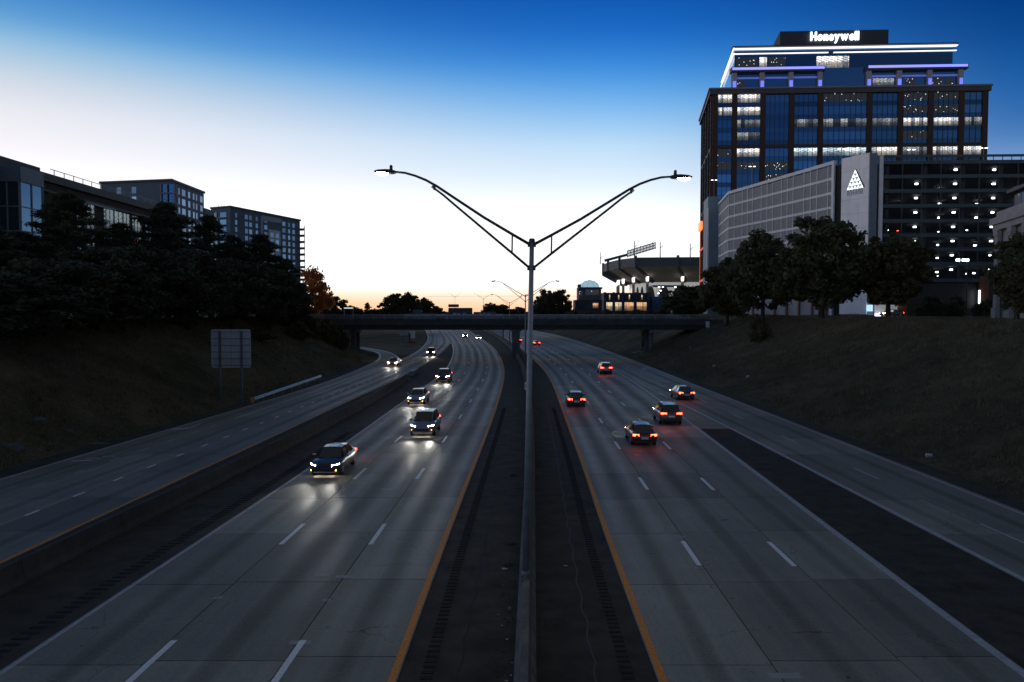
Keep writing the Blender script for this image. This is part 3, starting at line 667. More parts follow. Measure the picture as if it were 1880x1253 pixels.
stuff(lm.build('leaf_litter', mat('dead_leaves', (.03, .026, .02), .9))); stuff(lm2.build('pale_litter_bits', M_PAPER))
def ongr(px, py, Y): c = at(px, py, Y); return c
def bank_stone(px, py, Y, w, l, h, m, lab, cat, name):
    x = (px - CX) / FPX * Y; z = ground_z(x, Y); V = []; n = 10; r2 = random.Random(int(px))
    for sc_, zz in ((1.05, -.25), (1, .1), (.8, h), (.3, h * 1.15)):
        for k in range(n):
            a = 2 * math.pi * k / n; q = sc_ * r2.uniform(.8, 1.1); V.append((x + w / 2 * q * math.cos(a), Y + l / 2 * q * math.sin(a), z + zz * r2.uniform(.8, 1.2)))
    F = [(i*n+k, i*n+(k+1) % n, (i+1)*n+(k+1) % n, (i+1)*n+k) for i in range(3) for k in range(n)] + [tuple(3*n+k for k in range(n))]
    return tag(MB().add(V, F).build(name, m), lab, cat)
def find_bank(px, py, left=True):          # where the view ray meets the bank
    for i in range(300):
        Y = 25 + i * .5; c = at(px, py, Y)
        if c.z <= ground_z(c.x, Y) + .02: return Y
    return 60
M_STONE = mat('pale_concrete_lump', (.10, .11, .11), .9, .3, 3)
for px, py, w, l, h, lab, nm, ct in ((68, 775, 1.25, .8, .22, 'pale rounded concrete lump on the left bank', 'concrete_lump', 'stone'), (121, 791, .6, .5, .12, 'small pale wedge of broken concrete on the left bank', 'concrete_wedge', 'stone'),
                                     (15, 822, 1.6, .9, .25, 'grey broken concrete half buried at the left edge of the bank', 'broken_concrete', 'stone'), (178, 817, 1.9, .6, .1, 'low flat drain apron at the foot of the left bank', 'drain_apron', 'drain')):
    Y = find_bank(px, py); bank_stone(px, py, Y, w, l, h, M_STONE if h > .11 else mat('drain_concrete', (.12, .12, .115), .9), lab, ct, nm)
for px, py, lab in ((1268, 640, 'white scrap of litter highest on the right bank near the overpass'), (1312, 673, 'white scrap of litter halfway up the right bank'), (1374, 692, 'tiny pale scrap of litter low on the right bank'), (1710, 840, 'pale scrap of litter near the road edge on the right bank'), (1131, 639, 'teal and white scrap of litter in the ditch under the overpass')):
    Y = find_bank(px, py); bank_stone(px, py, Y, .5, .4, .16, M_PAPER, lab, 'litter', 'bank_litter')
# ------------------------------------------------------------------ vehicles (at rest, lamps lit)
def paint_mat():
    m = bpy.data.materials.new('car_paint'); nt, N, L, P = nodes_of(m)
    oi = N.new('ShaderNodeObjectInfo'); L.new(oi.outputs['Color'], P.inputs['Base Color'])
    P.inputs['Roughness'].default_value = .32; P.inputs['Coat Weight'].default_value = .6; P.inputs['Coat Roughness'].default_value = .08; P.inputs['Metallic'].default_value = .25
    return m
M_PAINT = paint_mat(); M_CGLASS = glass('car_glass', (.012, .014, .016), .05, .8)
M_HEAD = emat('headlamp_lit', (1.0, .95, .88), 120.0); M_TAIL = emat('tail_lamp_lit', (1.0, .035, .012), 28.0); M_AMBER = emat('amber_lamp_lit', (1.0, .35, .04), 14.0)
M_RIM = mat('alloy_rim', (.4, .4, .41), .35, .1, 5, metal=.8); M_PLATE = mat('number_plate', (.6, .6, .58), .5)
def loft(mb, rings, closed=False):
    k = len(rings[0]); V = [p for r_ in rings for p in r_]
    F = [(i*k+j, i*k+j+1, (i+1)*k+j+1, (i+1)*k+j) for i in range(len(rings)-1) for j in range(k-1)]
    F += [tuple(range(k-1, -1, -1)), tuple((len(rings)-1)*k+j for j in range(k))]
    mb.add(V, F)
def make_car(kind):
    suv = kind == 'suv'
    t = thing('car', 'car', 'car'); W = .93 if not suv else .97; up = 0 if not suv else .16
    st = [(-2.34, .80, .66, .80, .34), (-2.28, .90, .80, .94, .28), (-2.05, .97, .88, 1.02, .22), (-1.55, 1.0, .90, 1.03, .2), (-.9, 1.0, .90, .98, .2), (0, 1.0, .88, .96, .2), (.9, 1.0, .86, .95, .2), (1.5, 1.0, .82, .90, .2), (1.95, .97, .74, .82, .22), (2.22, .90, .64, .72, .26), (2.34, .78, .56, .62, .32)]
    rings = []
    for y, w, zb, zt, z0 in st:
        half = [(W*w*.80, z0+up*.5), (W*w*.97, z0+.10+up*.5), (W*w, .52+up*.7), (W*w*.985, zb-.06+up), (W*w*.93, zb+up), (W*w*.80, zt-.01+up), (W*w*.4, zt+.015+up)]
        rings.append([(-x, y, z) for x, z in half] + [(0, y, zt+.02+up)] + [(x, y, z) for x, z in reversed(half)])
    b = MB(); loft(b, rings); body = b.build('body', M_PAINT, t, smooth=True, fix=True)
    gs = [(-2.0, .98, .60), (-1.2, 1.39, .57), (-.4, 1.45, .58), (.35, 1.42, .57), (1.15, .96, .66)] if not suv else [(-2.2, 1.02, .66), (-1.85, 1.52, .63), (-.6, 1.60, .64), (.4, 1.56, .63), (1.12, .98, .68)]
    gs = [(y, z + up, w) for y, z, w in gs]; base = .90 + up; wb = .82 if not suv else .87
    def S(i, s, top): y, z, w = gs[i]; return (s * (w if top else wb if 0 < i < 4 else w + .06), y, z if top else base)
    rf = MB(); P = []
    for i in (1, 2, 3): y, z, w = gs[i]; P += [(-w, y, z), (-w*.5, y, z+.035), (w*.5, y, z+.035), (w, y, z)]
    rf.add(P, [(a*4+k, a*4+k+1, a*4+k+5, a*4+k+4) for a in range(2) for k in range(3)])
    for s in (-1, 1):
        for (i, j) in ((1, 0), (3, 4)): rf.tube([S(i, s, True), S(j, s, True)], .035, 6)
        y = -.42; rf.tube([(s*gs[2][2], y, gs[2][1]), (s*wb, y+.05, base)], .035, 6)
    rf.build('roof', M_PAINT, t, fix=True)
    def quad(name, pts): MB().add(pts, [tuple(range(len(pts)))]).build(name, M_CGLASS, t)
    quad('windscreen', [S(4, -1, True), S(4, 1, True), S(3, 1, True), S(3, -1, True)]); quad('rear_window', [S(0, 1, True), S(0, -1, True), S(1, -1, True), S(1, 1, True)])
    for s in (-1, 1): quad('side_window', [(s*wb, gs[0][0]+.35, base), (s*wb, gs[4][0]-.25, base), (s*wb*.99, gs[4][0]-.1, base+.03), S(3, s, True), S(2, s, True), S(1, s, True)])
    for s in (-1, 1):
        for y in (-1.42, 1.42):
            w = MB().tube([(s*(W-.02), y, .33), (s*(W-.23), y, .33)], [.33, .33], 20).build('wheel', M_BLACK, t)
            MB().tube([(s*(W+.0), y, .33), (s*(W-.06), y, .33)], [.2, .21], 12).build('rim', M_RIM, w)
        MB().box((s*(W+.07), .75, 1.0+up), (.2, .1, .14)).build('mirror', M_PAINT, t)
        z = .64+up*1.0
        MB().add([(s*W*.52, 2.30, z-.06), (s*W*.80, 2.20, z-.05), (s*W*.93, 1.98, z+.04), (s*W*.90, 1.98, z+.12), (s*W*.76, 2.18, z+.09), (s*W*.52, 2.27, z+.07), (s*W*.52, 2.32, z)], [(0, 1, 4, 5, 6), (1, 2, 3, 4)]).build('headlight', M_HEAD, t, fix=True)
        z = .80+up*1.25
        MB().add([(s*W*.44, -2.345, z-.055), (s*W*.84, -2.31, z-.06), (s*W*.92, -2.22, z-.04), (s*W*.91, -2.21, z+.08), (s*W*.82, -2.30, z+.085), (s*W*.44, -2.335, z+.07)], [(0, 1, 4, 5), (1, 2, 3, 4)]).build('tail_light', M_TAIL, t, fix=True)
        MB().box((s*W*.72, 2.30, .42+up), (.16, .06, .07)).build('fog_lamp', M_AMBER if s > 0 else M_AMBER, t)
    MB().box((0, 2.33, .44+up*.8), (1.1, .05, .18)).build('grille', M_DARKMETAL, t)
    MB().box((0, -2.36, .60+up), (.52, .02, .15)).build('number_plate', M_PLATE, t)
    MB().box((0, -2.33, .36+up*.6), (1.5, .08, .16)).build('rear_bumper', M_DARKMETAL, t)
    MB().box((0, 0, .27), (1.5, 3.9, .14)).build('underbody', M_BLACK, t)
    return t
sedan = make_car('sedan'); suv = make_car('suv'); used = set()
def place_car(proto, x, y, rz, col, lab, group, z=0.0, beam=0):
    if proto.name not in used: used.add(proto.name); c = proto
    else: c = copy_tree(proto)
    c.location = (x, y, z); c.rotation_euler = (0, 0, rz); c['label'] = lab; c['group'] = group
    for ch in c.children: ch.color = (*col, 1)
    if beam:
        for s in (-1, 1):
            ld = bpy.data.lights.new('headlamp_beam', 'SPOT'); ld.energy = beam; ld.spot_size = R(46); ld.spot_blend = .8; ld.shadow_soft_size = .08; ld.color = (1, .95, .86)
            lo = bpy.data.objects.new('headlamp_beam', ld); COL.objects.link(lo); lo.parent = c; lo.location = (s * .68, 2.42, .68); lo.rotation_euler = (R(90 - 3.2), 0, 0)
    return c
def lane_pos(fa, fb, y, k=.5): return fa(y) + (fb(y) - fa(y)) * k
def head(fa, fb, y): d = (lane_pos(fa, fb, y + 2) - lane_pos(fa, fb, y - 2)) / 4; return math.atan2(-d, 1)
GA, GB = 'cars with white headlights on the left lanes', 'cars with red tail lights on the right lanes'
def put(proto, fa, fb, y, col, lab, toward, beam=0, k=.5):
    rz = head(fa, fb, y) + (math.pi if toward else 0); place_car(proto, lane_pos(fa, fb, y, k), y, rz, col, lab, GA if toward else GB, 0, beam)
BE = 260
put(sedan, LE, L2, 46, (.02, .022, .026), 'black saloon with lit headlights, nearest car in the far left main lane', True, BE)
put(suv, L2, L1, 60, (.22, .23, .25), 'silver tall car with lit headlights in the middle left lane', True, BE)
put(sedan, LE, L2, 80, (.30, .31, .32), 'pale saloon with lit headlights, second car in the far left main lane', True, BE)
put(suv, LE, L2, 104, (.03, .035, .05), 'dark tall car with lit headlights just ahead of the gore on the left', True, BE)
put(sedan, C2, C1, 134, (.25, .25, .25), 'grey saloon with lit headlights coming along the collector road', True, BE)
put(suv, C1, CYL, 165, (.04, .02, .02), 'dark tall car with lit headlights leaving the main lanes beside the gore tip', True, BE)
put(sedan, L1, LY, 258, (.3, .3, .3), 'distant pale saloon with lit headlights beyond the overpass, inner left lane', True, 0)
put(suv, L2, L1, 276, (.05, .05, .05), 'distant dark car with lit headlights beyond the overpass, middle left lane', True, 0)
put(sedan, RY, R1, 78, (.028, .03, .034), 'black saloon with red tail lights in the inner right lane', False)
put(suv, R2, RE, 66, (.07, .075, .085), 'dark grey tall car with red tail lights in the third right lane', False)
put(sedan, R1, R2, 56, (.09, .015, .015), 'dark red saloon with red tail lights, nearest car on the right side', False)
put(suv, R2, RE, 118, (.25, .25, .26), 'silver tall car with red tail lights before the gore on the right', False)
put(sedan, RG, RX, 84, (.03, .04, .06), 'dark blue saloon with red tail lights on the exit road', False)
put(sedan, R1, R2, 215, (.2, .2, .2), 'distant grey saloon with red tail lights just past the overpass', False)
put(suv, RY, R1, 232, (.02, .02, .02), 'distant black tall car with red tail lights, farthest on the right side', False)

# ------------------------------------------------------------------ trees
def leaf_mat(name, col, trans=.35):
    m = bpy.data.materials.new(name); nt, N, L, P = nodes_of(m)
    oi = N.new('ShaderNodeObjectInfo'); geo = N.new('ShaderNodeNewGeometry')
    no = N.new('ShaderNodeTexNoise'); no.inputs['Scale'].default_value = .8; no.inputs['Detail'].default_value = 3; L.new(geo.outputs['Position'], no.inputs['Vector'])
    mr = N.new('ShaderNodeMapRange'); mr.inputs[1].default_value = .3; mr.inputs[2].default_value = .7; mr.inputs[3].default_value = .6; mr.inputs[4].default_value = 1.5; L.new(no.outputs[0], mr.inputs[0])
    s = N.new('ShaderNodeVectorMath'); s.operation = 'SCALE'; s.inputs[0].default_value = col; L.new(mr.outputs[0], s.inputs['Scale'])
    L.new(s.outputs[0], P.inputs['Base Color']); P.inputs['Roughness'].default_value = .6; P.inputs['Specular IOR Level'].default_value = .25
    tr = N.new('ShaderNodeBsdfTranslucent'); L.new(s.outputs[0], tr.inputs['Color']); mx = N.new('ShaderNodeMixShader'); mx.inputs[0].default_value = trans
    L.new(P.outputs[0], mx.inputs[1]); L.new(tr.outputs[0], mx.inputs[2]); L.new(mx.outputs[0], N['Material Output'].inputs[0]); return m
M_LEAF = leaf_mat('dark_green_leaf', (.080, .086, .046)); M_LEAF2 = leaf_mat('olive_leaf', (.095, .086, .044)); M_AUT = leaf_mat('autumn_leaf', (.55, .24, .075), .75)
M_NEED = leaf_mat('pine_needle', (.062, .072, .046), .25); M_BARK = mat('dark_bark', (.035, .028, .022), .9, .3, 6)
def quads_mesh(name, C, U, Vv, m):
    n = len(C); P = np.empty((n, 4, 3)); P[:, 0] = C - U - Vv; P[:, 1] = C + U - Vv; P[:, 2] = C + U + Vv; P[:, 3] = C - U + Vv
    me = bpy.data.meshes.new(name); me.vertices.add(4 * n); me.vertices.foreach_set('co', P.reshape(-1).astype(np.float32))
    me.loops.add(4 * n); me.loops.foreach_set('vertex_index', np.arange(4 * n, dtype=np.int32))
    me.polygons.add(n); me.polygons.foreach_set('loop_start', np.arange(0, 4 * n, 4, dtype=np.int32)); me.polygons.foreach_set('loop_total', np.full(n, 4, np.int32))
    me.materials.append(m); me.update(calc_edges=True); return me
def rand_dirs(n, rg): d = rg.normal(size=(n, 3)); return d / np.linalg.norm(d, axis=1, keepdims=True)
def leaf_quads(name, C, s, asp, m, rg, flat=0.0):
    n = len(C); d = rand_dirs(n, rg); 
    if flat: d[:, 2] *= (1 - flat); d /= np.linalg.norm(d, axis=1, keepdims=True)
    e = rand_dirs(n, rg); e -= d * np.sum(d * e, 1, keepdims=True); e /= np.linalg.norm(e, axis=1, keepdims=True)
    sz = s * rg.uniform(.6, 1.3, (n, 1)); return quads_mesh(name, C, d * sz, e * sz * asp, m)
def broad_tree(seed, m, nleaf=21000, leaf=.0165):         # unit tree: height 1, crown about .8 wide
    rg = np.random.default_rng(seed); t = thing('broadleaf_tree', 'tree', 'tree')
    nc = 130; d = rand_dirs(nc, rg); r = rg.uniform(.2, 1.0, (nc, 1)) ** .5 * rg.choice([.93, 1.0, 1.0, 1.14], (nc, 1))
    cen = d * r * np.array([.36, .36, .405]); cen[:, 2] = cen[:, 2] + .545
    cen[:, :2] *= (1.05 - .40 * np.clip((cen[:, 2:3] - .6) / .36, 0, 1) ** 2)
    cr = rg.uniform(.032, .10, nc); C = []
    for c, q in zip(cen, cr):
        k = int(nleaf / nc * rg.uniform(.5, 1.5)); dd = rand_dirs(k, rg); rr = rg.uniform(.15, 1.25, (k, 1)) ** .75
        C.append(c + dd * rr * q * np.array([1.15, 1.15, .8]))
    C = np.concatenate(C); link('crown', leaf_quads('crown', C, leaf, .62, m, rg), t)
    tk = MB(); tk.tube([(0, 0, -.03), (.004, 0, .12), (-.006, .006, .3), (.0, 0, .6)], [.03, .022, .017, .008], 9)
    for i in range(11):
        c = cen[rg.integers(nc)]; z0 = rg.uniform(.18, .45); tk.tube([(0, 0, z0), tuple(np.array([0, 0, z0]) * .5 + c * .5 + np.array([0, 0, .0])), tuple(c)], [.010, .006, .002], 6)
    tk.build('trunk', M_BARK, t); return t
def pine_tree(seed, m, nleaf=19000):
    rg = np.random.default_rng(seed); t = thing('pine_tree', 'tree', 'tree'); C = []; D = []
    tk = MB(); tk.tube([(0, 0, -.03), (.004, .002, .3), (-.004, 0, .65), (0, 0, .98)], [.020, .015, .009, .002], 8)
    z = .10
    while z < .97:
        tt = (z - .10) / .87; L_ = .30 * (1 - tt) ** .6 * rg.uniform(.55, 1.2) + .03; nb = int(rg.integers(3, 6)); a0 = rg.uniform(0, 6.28)
        for b in range(nb):
            a = a0 + 6.283 * b / nb + rg.uniform(-.35, .35); l = L_ * rg.uniform(.55, 1.2); rise = rg.uniform(-.15, .5) * l
            e = np.array([math.cos(a) * l, math.sin(a) * l, z + rise]); tk.tube([(0, 0, z), tuple(np.array([0, 0, z]) * .45 + e * .55 + np.array([0, 0, .012])), tuple(e)], [.005, .0035, .001], 5)
            k = int(40 + 1150 * l); s = rg.uniform(.25, 1.05, (k, 1)) ** .8; base = np.array([0, 0, z]) * (1 - s) + e * s + np.array([0, 0, .02]) * np.sin(s * 3.1)
            sp = (.018 + .10 * l) * (1.15 - .6 * s); C.append(base + rg.normal(size=(k, 3)) * sp * np.array([.7, .7, .42]))
        z += rg.uniform(.016, .045)
    C = np.concatenate(C); link('crown', leaf_quads('crown', C, .0150, .16, m, rg, .25), t); tk.build('trunk', M_BARK, t); return t
def shrub(seed, m, n=5000):
    rg = np.random.default_rng(seed); t = thing('shrub', 'shrub', 'shrub'); nc = 40; d = rand_dirs(nc, rg); d[:, 2] = abs(d[:, 2])
    cen = d * rg.uniform(.3, 1, (nc, 1)) * np.array([.5, .5, .75]); C = []
    for c in cen: k = int(n / nc); C.append(c + rand_dirs(k, rg) * rg.uniform(.1, 1, (k, 1)) ** .6 * rg.uniform(.1, .22))
    C = np.concatenate(C); C[:, 2] = np.abs(C[:, 2]); link('crown', leaf_quads('crown', C, .035, .6, m, rg), t)
    tk = MB()
    for i in range(6): c = cen[i]; tk.tube([(0, 0, -.05), tuple(c * .6), tuple(c)], [.02, .012, .004], 5)
    tk.build('trunk', M_BARK, t); return t
PROTO = {'b1': broad_tree(1, M_LEAF), 'b2': broad_tree(2, M_LEAF2), 'b3': broad_tree(3, M_LEAF), 'a1': broad_tree(4, M_AUT, 5200, .02), 'p1': pine_tree(5, M_NEED), 'p2': pine_tree(6, M_NEED), 'p3': pine_tree(8, M_NEED), 'e1': broad_tree(31, M_NEED, 30000, .0125), 'e2': broad_tree(32, M_NEED, 30000, .0125), 's1': shrub(9, M_LEAF), 's2': shrub(10, M_LEAF2)}
tused = set()
def plant(kind, px, Y, top, wid, lab, group, z=None, cat=None):
    x = (px - CX) / FPX * Y; zb = ground_z(x, min(Y, 700)) if z is None else z; h = EYE + (HZ - top) / FPX * Y - zb
    p = PROTO[kind]
    if kind not in tused: tused.add(kind); o = p
    else: o = copy_tree(p)
    o.location = (x, Y, zb); o.rotation_euler = (0, 0, rnd.uniform(0, 6.28))
    unit = {'b': .8, 'a': .8, 'e': .8, 'p': .58, 's': 1.25}[kind[0]]
    o.scale = (wid / unit, wid / unit, h); o['label'] = lab; o['group'] = group; o['category'] = cat or ('shrub' if kind[0] == 's' else 'tree'); return o
GP = 'dark evergreens on the left bank'
pines = [('p1', -35, 74, 400, 13, 'pine at the left edge of the picture, in front of the brick building corner'), ('p2', 40, 84, 425, 11, 'pine standing before the blue glass bay of the brick building'),
 ('p3', 128, 90, 358, 15, 'broad tall pine reaching the roofline of the brick building'), ('p1', 225, 102, 412, 12, 'pine in front of the lit upper windows of the brick building'), ('p2', 308, 110, 372, 12.5, 'tallest pointed pine where brick building and apartments meet'),
 ('p3', 388, 122, 398, 12, 'tall pine left of the far apartment block'), ('p1', 432, 128, 437, 12, 'pine in front of the left corner of the far apartment block'), ('p2', 482, 137, 430, 12.5, 'pine in front of the white panel of the far apartment block'), ('p3', 526, 147, 478, 10, 'last pine on the right, under the far apartment block balconies'),
 ('e1', 85, 72, 468, 13, 'full evergreen low on the bank, second from the left edge'), ('e2', 185, 80, 455, 13, 'full evergreen below the broad tall pine'), ('e1', 270, 90, 448, 12, 'full evergreen left of the tallest pointed pine, on the slope'), ('e2', 350, 99, 455, 12, 'full evergreen straight above the road sign back'),
 ('e1', 428, 112, 470, 12, 'full evergreen above the right edge of the road sign back'), ('e2', 495, 126, 490, 12, 'full evergreen behind the guardrail end'), ('p2', 545, 142, 530, 8, 'small pine nearest the overpass on the left bank'), ('e2', 5, 64, 500, 12, 'full evergreen cut by the left edge of the picture')]
for a in pines: plant(*a[:5], a[5], GP)
GS = 'shrubs at the left end of the overpass'
for a in [('s1', 572, 143, 572, 6, 'shrub under the last pine on the left bank'), ('s2', 600, 150, 578, 6, 'middle shrub left of the overpass'), ('s1', 622, 155, 584, 5, 'shrub touching the left end of the overpass'), ('s2', 548, 134, 588, 6, 'shrub lower on the left bank behind the guardrail'), ('s1', 470, 112, 600, 6, 'shrub on the bank right of the road sign back')]: plant(*a[:5], a[5], GS)
GT = 'trees beyond the overpass'
for a in [('a1', 573, 215, 490, 12, 'orange backlit autumn tree beside the far apartment block'), ('b1', 617, 300, 543, 13, 'round dark tree right of the orange autumn tree'), ('b2', 650, 360, 562, 11, 'low tree between the round dark tree and the sunset gap'), ('b3', 600, 290, 556, 9, 'dark tree squeezed beside the orange autumn tree'), ('p1', 675, 420, 556, 8, 'small pointed conifer in front of the orange horizon'), ('b2', 690, 430, 566, 9, 'low dark tree at the orange horizon'),
 ('b1', 722, 330, 538, 13, 'left half of the big twin-domed dark tree'), ('b3', 748, 335, 537, 13, 'right half of the big twin-domed dark tree'), ('b2', 778, 350, 545, 10, 'tree sloping down right of the big twin-domed dark tree'), ('b1', 802, 360, 561, 9, 'low tree left of the dark road sign panels'), ('b2', 903, 420, 555, 12, 'round tree right of the dark road sign panels'), ('b3', 925, 425, 559, 11, 'low round tree behind the third street light'), ('b1', 952, 430, 563, 11, 'low tree left of the nearest pole at the horizon'),
 ('b3', 1002, 300, 531, 11, 'left part of the dark tree right of the nearest pole'), ('b1', 1028, 305, 530, 10, 'right part of the dark tree right of the nearest pole')]: plant(*a[:5], a[5], GT, z=3.0 if a[1] < 1100 else None)
for i, (px, top) in enumerate(((1052, 566), (1082, 567), (1112, 566), (1140, 567), (1168, 566), (1196, 565), (1216, 562))):
    plant('s1' if i % 2 else 's2', px, 225 - i * 2, top, 7, ['hedge bush %s' % s for s in ('at the left end of the row below the glass dome', 'below the glass dome', 'below the left lit window of the stadium annex', 'below the second lit window of the stadium annex', 'below the lit orange windows of the stadium annex', 'left of the round tree before the stadium', 'touching the round tree before the stadium')][i], 'hedge along the right of the overpass', z=7.0)
GR = 'street trees on the right bank'
for a in [('b1', 1262, 190, 524, 12.5, 'round dark tree below the stadium, left of the orange tower edge'), ('b2', 1335, 150, 470, 11.5, 'leftmost street tree in front of the screened garage wing'), ('b3', 1400, 136, 424, 12.5, 'second street tree, before the middle of the screened garage wing'), ('b1', 1507, 124, 396, 15.5, 'largest street tree, below the white garage pylon'), ('b2', 1630, 122, 424, 12.5, 'street tree right of the largest one, before the dark garage wing'),
 ('b3', 1868, 84, 428, 6.2, 'tree at the right edge in front of the white stone building'), ('b2', 1890, 78, 470, 6, 'second tree at the right edge, half outside the picture')]: plant(*a[:5], a[5], GR)
for a in [('s1', 1712, 140, 530, 8, 'dark bush left of the lamp with several heads'), ('s2', 1750, 143, 538, 7, 'dark bush behind the lamp with several heads'), ('s1', 1806, 147, 540, 7, 'dark bush left of the white stone building'), ('s2', 1392, 118, 572, 4.5, 'leaning dark shrub at the edge of the right bank')]: plant(*a[:5], a[5], 'bushes before the garage')

# ------------------------------------------------------------------ rough grass on the banks
def grass(name, left, n, seed):
    rg = np.random.default_rng(seed); y = 24 + 150 * rg.random(n) ** 1.5; d = .3 + 24 * rg.random(n) ** .9
    toe = np.array([(TOEL if left else TOER)(float(q)) for q in y]); x = toe - d if left else toe + d
    z = np.array([ground_z(float(a), float(b)) for a, b in zip(x, y)]); ok = np.ones(n, bool); ok &= ~((y > 158) & (y < 176)); x, y, z = x[ok], y[ok], z[ok]; n = len(x)
    pn = np.sin(x * .9 + 2 * np.sin(y * .21)) * np.sin(y * .33 + x * .4) + .6 * np.sin(x * 2.3 + y * 1.7); h = rg.uniform(.08, .34, n) * (1 + .75 * np.clip(pn, -.8, 1.4)) * np.where(rg.random(n) < .05, 2.0, 1); a = rg.uniform(0, 6.283, n); w = rg.uniform(.02, .06, n)
    P = np.empty((n, 3, 3)); P[:, 0] = np.stack([x - w * np.cos(a), y - w * np.sin(a), z - .03], 1); P[:, 1] = np.stack([x + w * np.cos(a), y + w * np.sin(a), z - .03], 1)
    P[:, 2] = np.stack([x + rg.normal(0, .14, n), y + rg.normal(0, .14, n), z + h], 1)
    me = bpy.data.meshes.new(name); me.vertices.add(3 * n); me.vertices.foreach_set('co', P.reshape(-1).astype(np.float32)); me.loops.add(3 * n); me.loops.foreach_set('vertex_index', np.arange(3 * n, dtype=np.int32))
    me.polygons.add(n); me.polygons.foreach_set('loop_start', np.arange(0, 3 * n, 3, dtype=np.int32)); me.polygons.foreach_set('loop_total', np.full(n, 3, np.int32)); me.materials.append(M_GRASS); me.update(calc_edges=True)
    stuff(link(name, me))
M_GRASS = leaf_mat('dry_grass_blade', (.145, .118, .068), .3)
grass('bank_grass', True, 90000, 21); grass('bank_grass', False, 110000, 22)
# ------------------------------------------------------------------ buildings: shared materials
M_TGLASS = glass('tower_dark_glass', (.08, .21, .40), .06, .5, .35, .9); M_SPAN = glass('spandrel_glass', (.05, .13, .25), .12, .5, .3, .9)
M_BRICK = mat('red_brown_pier', (.046, .026, .023), .8, .2, .8); M_BANDM = mat('dark_band_metal', (.028, .026, .030), .6, .2, .5)
M_CORN = mat('dark_cornice', (.05, .052, .062), .55, .2, .5)
def lit_mat(name, col, strength, cover=.5, dots=False, scale=1.0, seed=0.0):
    m = bpy.data.materials.new(name); nt, N, L, P = nodes_of(m)
    geo = N.new('ShaderNodeNewGeometry'); oi = N.new('ShaderNodeObjectInfo'); tc = N.new('ShaderNodeTexCoord'); sep = N.new('ShaderNodeSeparateXYZ'); L.new(tc.outputs['Object'], sep.inputs[0])
    def M(op, a, b=None, clamp=False):
        q = N.new('ShaderNodeMath'); q.operation = op; q.use_clamp = clamp
        for i, v in enumerate((a, b)):
            if v is None: continue
            if isinstance(v, (int, float)): q.inputs[i].default_value = v
            else: L.new(v, q.inputs[i])
        return q.outputs[0]
    mp = N.new('ShaderNodeVectorMath'); mp.operation = 'ADD'; L.new(geo.outputs['Position'], mp.inputs[0]); mp.inputs[1].default_value = (seed, seed, seed)
    tint = None
    if dots:
        v = N.new('ShaderNodeTexVoronoi'); v.inputs['Scale'].default_value = .62 * scale; L.new(mp.outputs[0], v.inputs['Vector']); f = M('LESS_THAN', v.outputs['Distance'], .5 * cover)
        f = M('ADD', M('MULTIPLY', f, .9), .012)
    else:
        xx = M('ADD', M('MULTIPLY', M('ADD', sep.outputs[0], .5), 6.0), M('MULTIPLY', oi.outputs['Random'], 57.0))      # lit rooms painted as glowing cells on the flat pane
        w = N.new('ShaderNodeTexWhiteNoise'); w.noise_dimensions = '1D'; L.new(M('FLOOR', xx), w.inputs['W'])
        room = M('POWER', M('MULTIPLY', M('ADD', w.outputs['Value'], cover - .45), 1.25, True), 1.6)
        n2 = N.new('ShaderNodeTexNoise'); n2.inputs['Scale'].default_value = 1.6 * scale; n2.inputs['Detail'].default_value = 6; n2.inputs['Roughness'].default_value = .75; L.new(mp.outputs[0], n2.inputs['Vector'])
        clutter = M('MULTIPLY', M('SUBTRACT', n2.outputs[0], .30), 2.6, True)
        zt_ = M('ADD', sep.outputs[2], .5)                               # 0 sill, 1 head
        strip = M('GREATER_THAN', M('SINE', M('ADD', M('MULTIPLY', zt_, 34.0), M('MULTIPLY', xx, 5.0))), .55)
        lampz = M('MULTIPLY', strip, M('GREATER_THAN', zt_, .55))       # ceiling lamp rows painted into the pane's glow
        f = M('MULTIPLY', room, M('ADD', M('MULTIPLY', clutter, M('ADD', .12, M('MULTIPLY', zt_, .75))), M('MULTIPLY', lampz, .9)))
        part = M('GREATER_THAN', M('FRACT', xx), .06); f = M('MULTIPLY', f, part)
        cw = N.new('ShaderNodeMix'); cw.data_type = 'RGBA'; L.new(w.outputs['Value'], cw.inputs[0]); cw.inputs[6].default_value = (col[0] * .82, col[1] * .95, min(1, col[2] * 1.15), 1); cw.inputs[7].default_value = (col[0], col[1] * .93, col[2] * .82, 1); tint = cw.outputs[2]
    P.inputs['Base Color'].default_value = (.01, .02, .035, 1); P.inputs['Roughness'].default_value = .08; P.inputs['Emission Color'].default_value = (*col, 1)
    if tint: L.new(tint, P.inputs['Emission Color'])
    L.new(M('MULTIPLY', f, strength), P.inputs['Emission Strength']); return m
M_LIT = lit_mat('office_lit', (1, .93, .86), 1.6, .78); M_LITB = lit_mat('office_lit_blue', (.75, .88, 1), 1.8, .8, seed=9); M_DIMW = lit_mat('office_dim', (.85, .9, 1), .5, .6, seed=4); M_SPECK = lit_mat('office_specks', (.95, .97, 1), 1.1, .30, True, 1.7)
M_LED = emat('white_led_strip', (1, .94, .93), 1.15); M_BLUE = emat('blue_light_wash', (.12, .16, 1.0), 1.0); M_BLUE2 = emat('violet_blue_led', (.24, .26, 1.0), 1.1); M_BLUED = emat('dim_blue_led', (.05, .10, .6), .45)
M_LAMP = emat('white_lamp', (.95, .98, 1), 5.0); M_LETTER = emat('white_letter', (.86, .95, 1), 2.4)

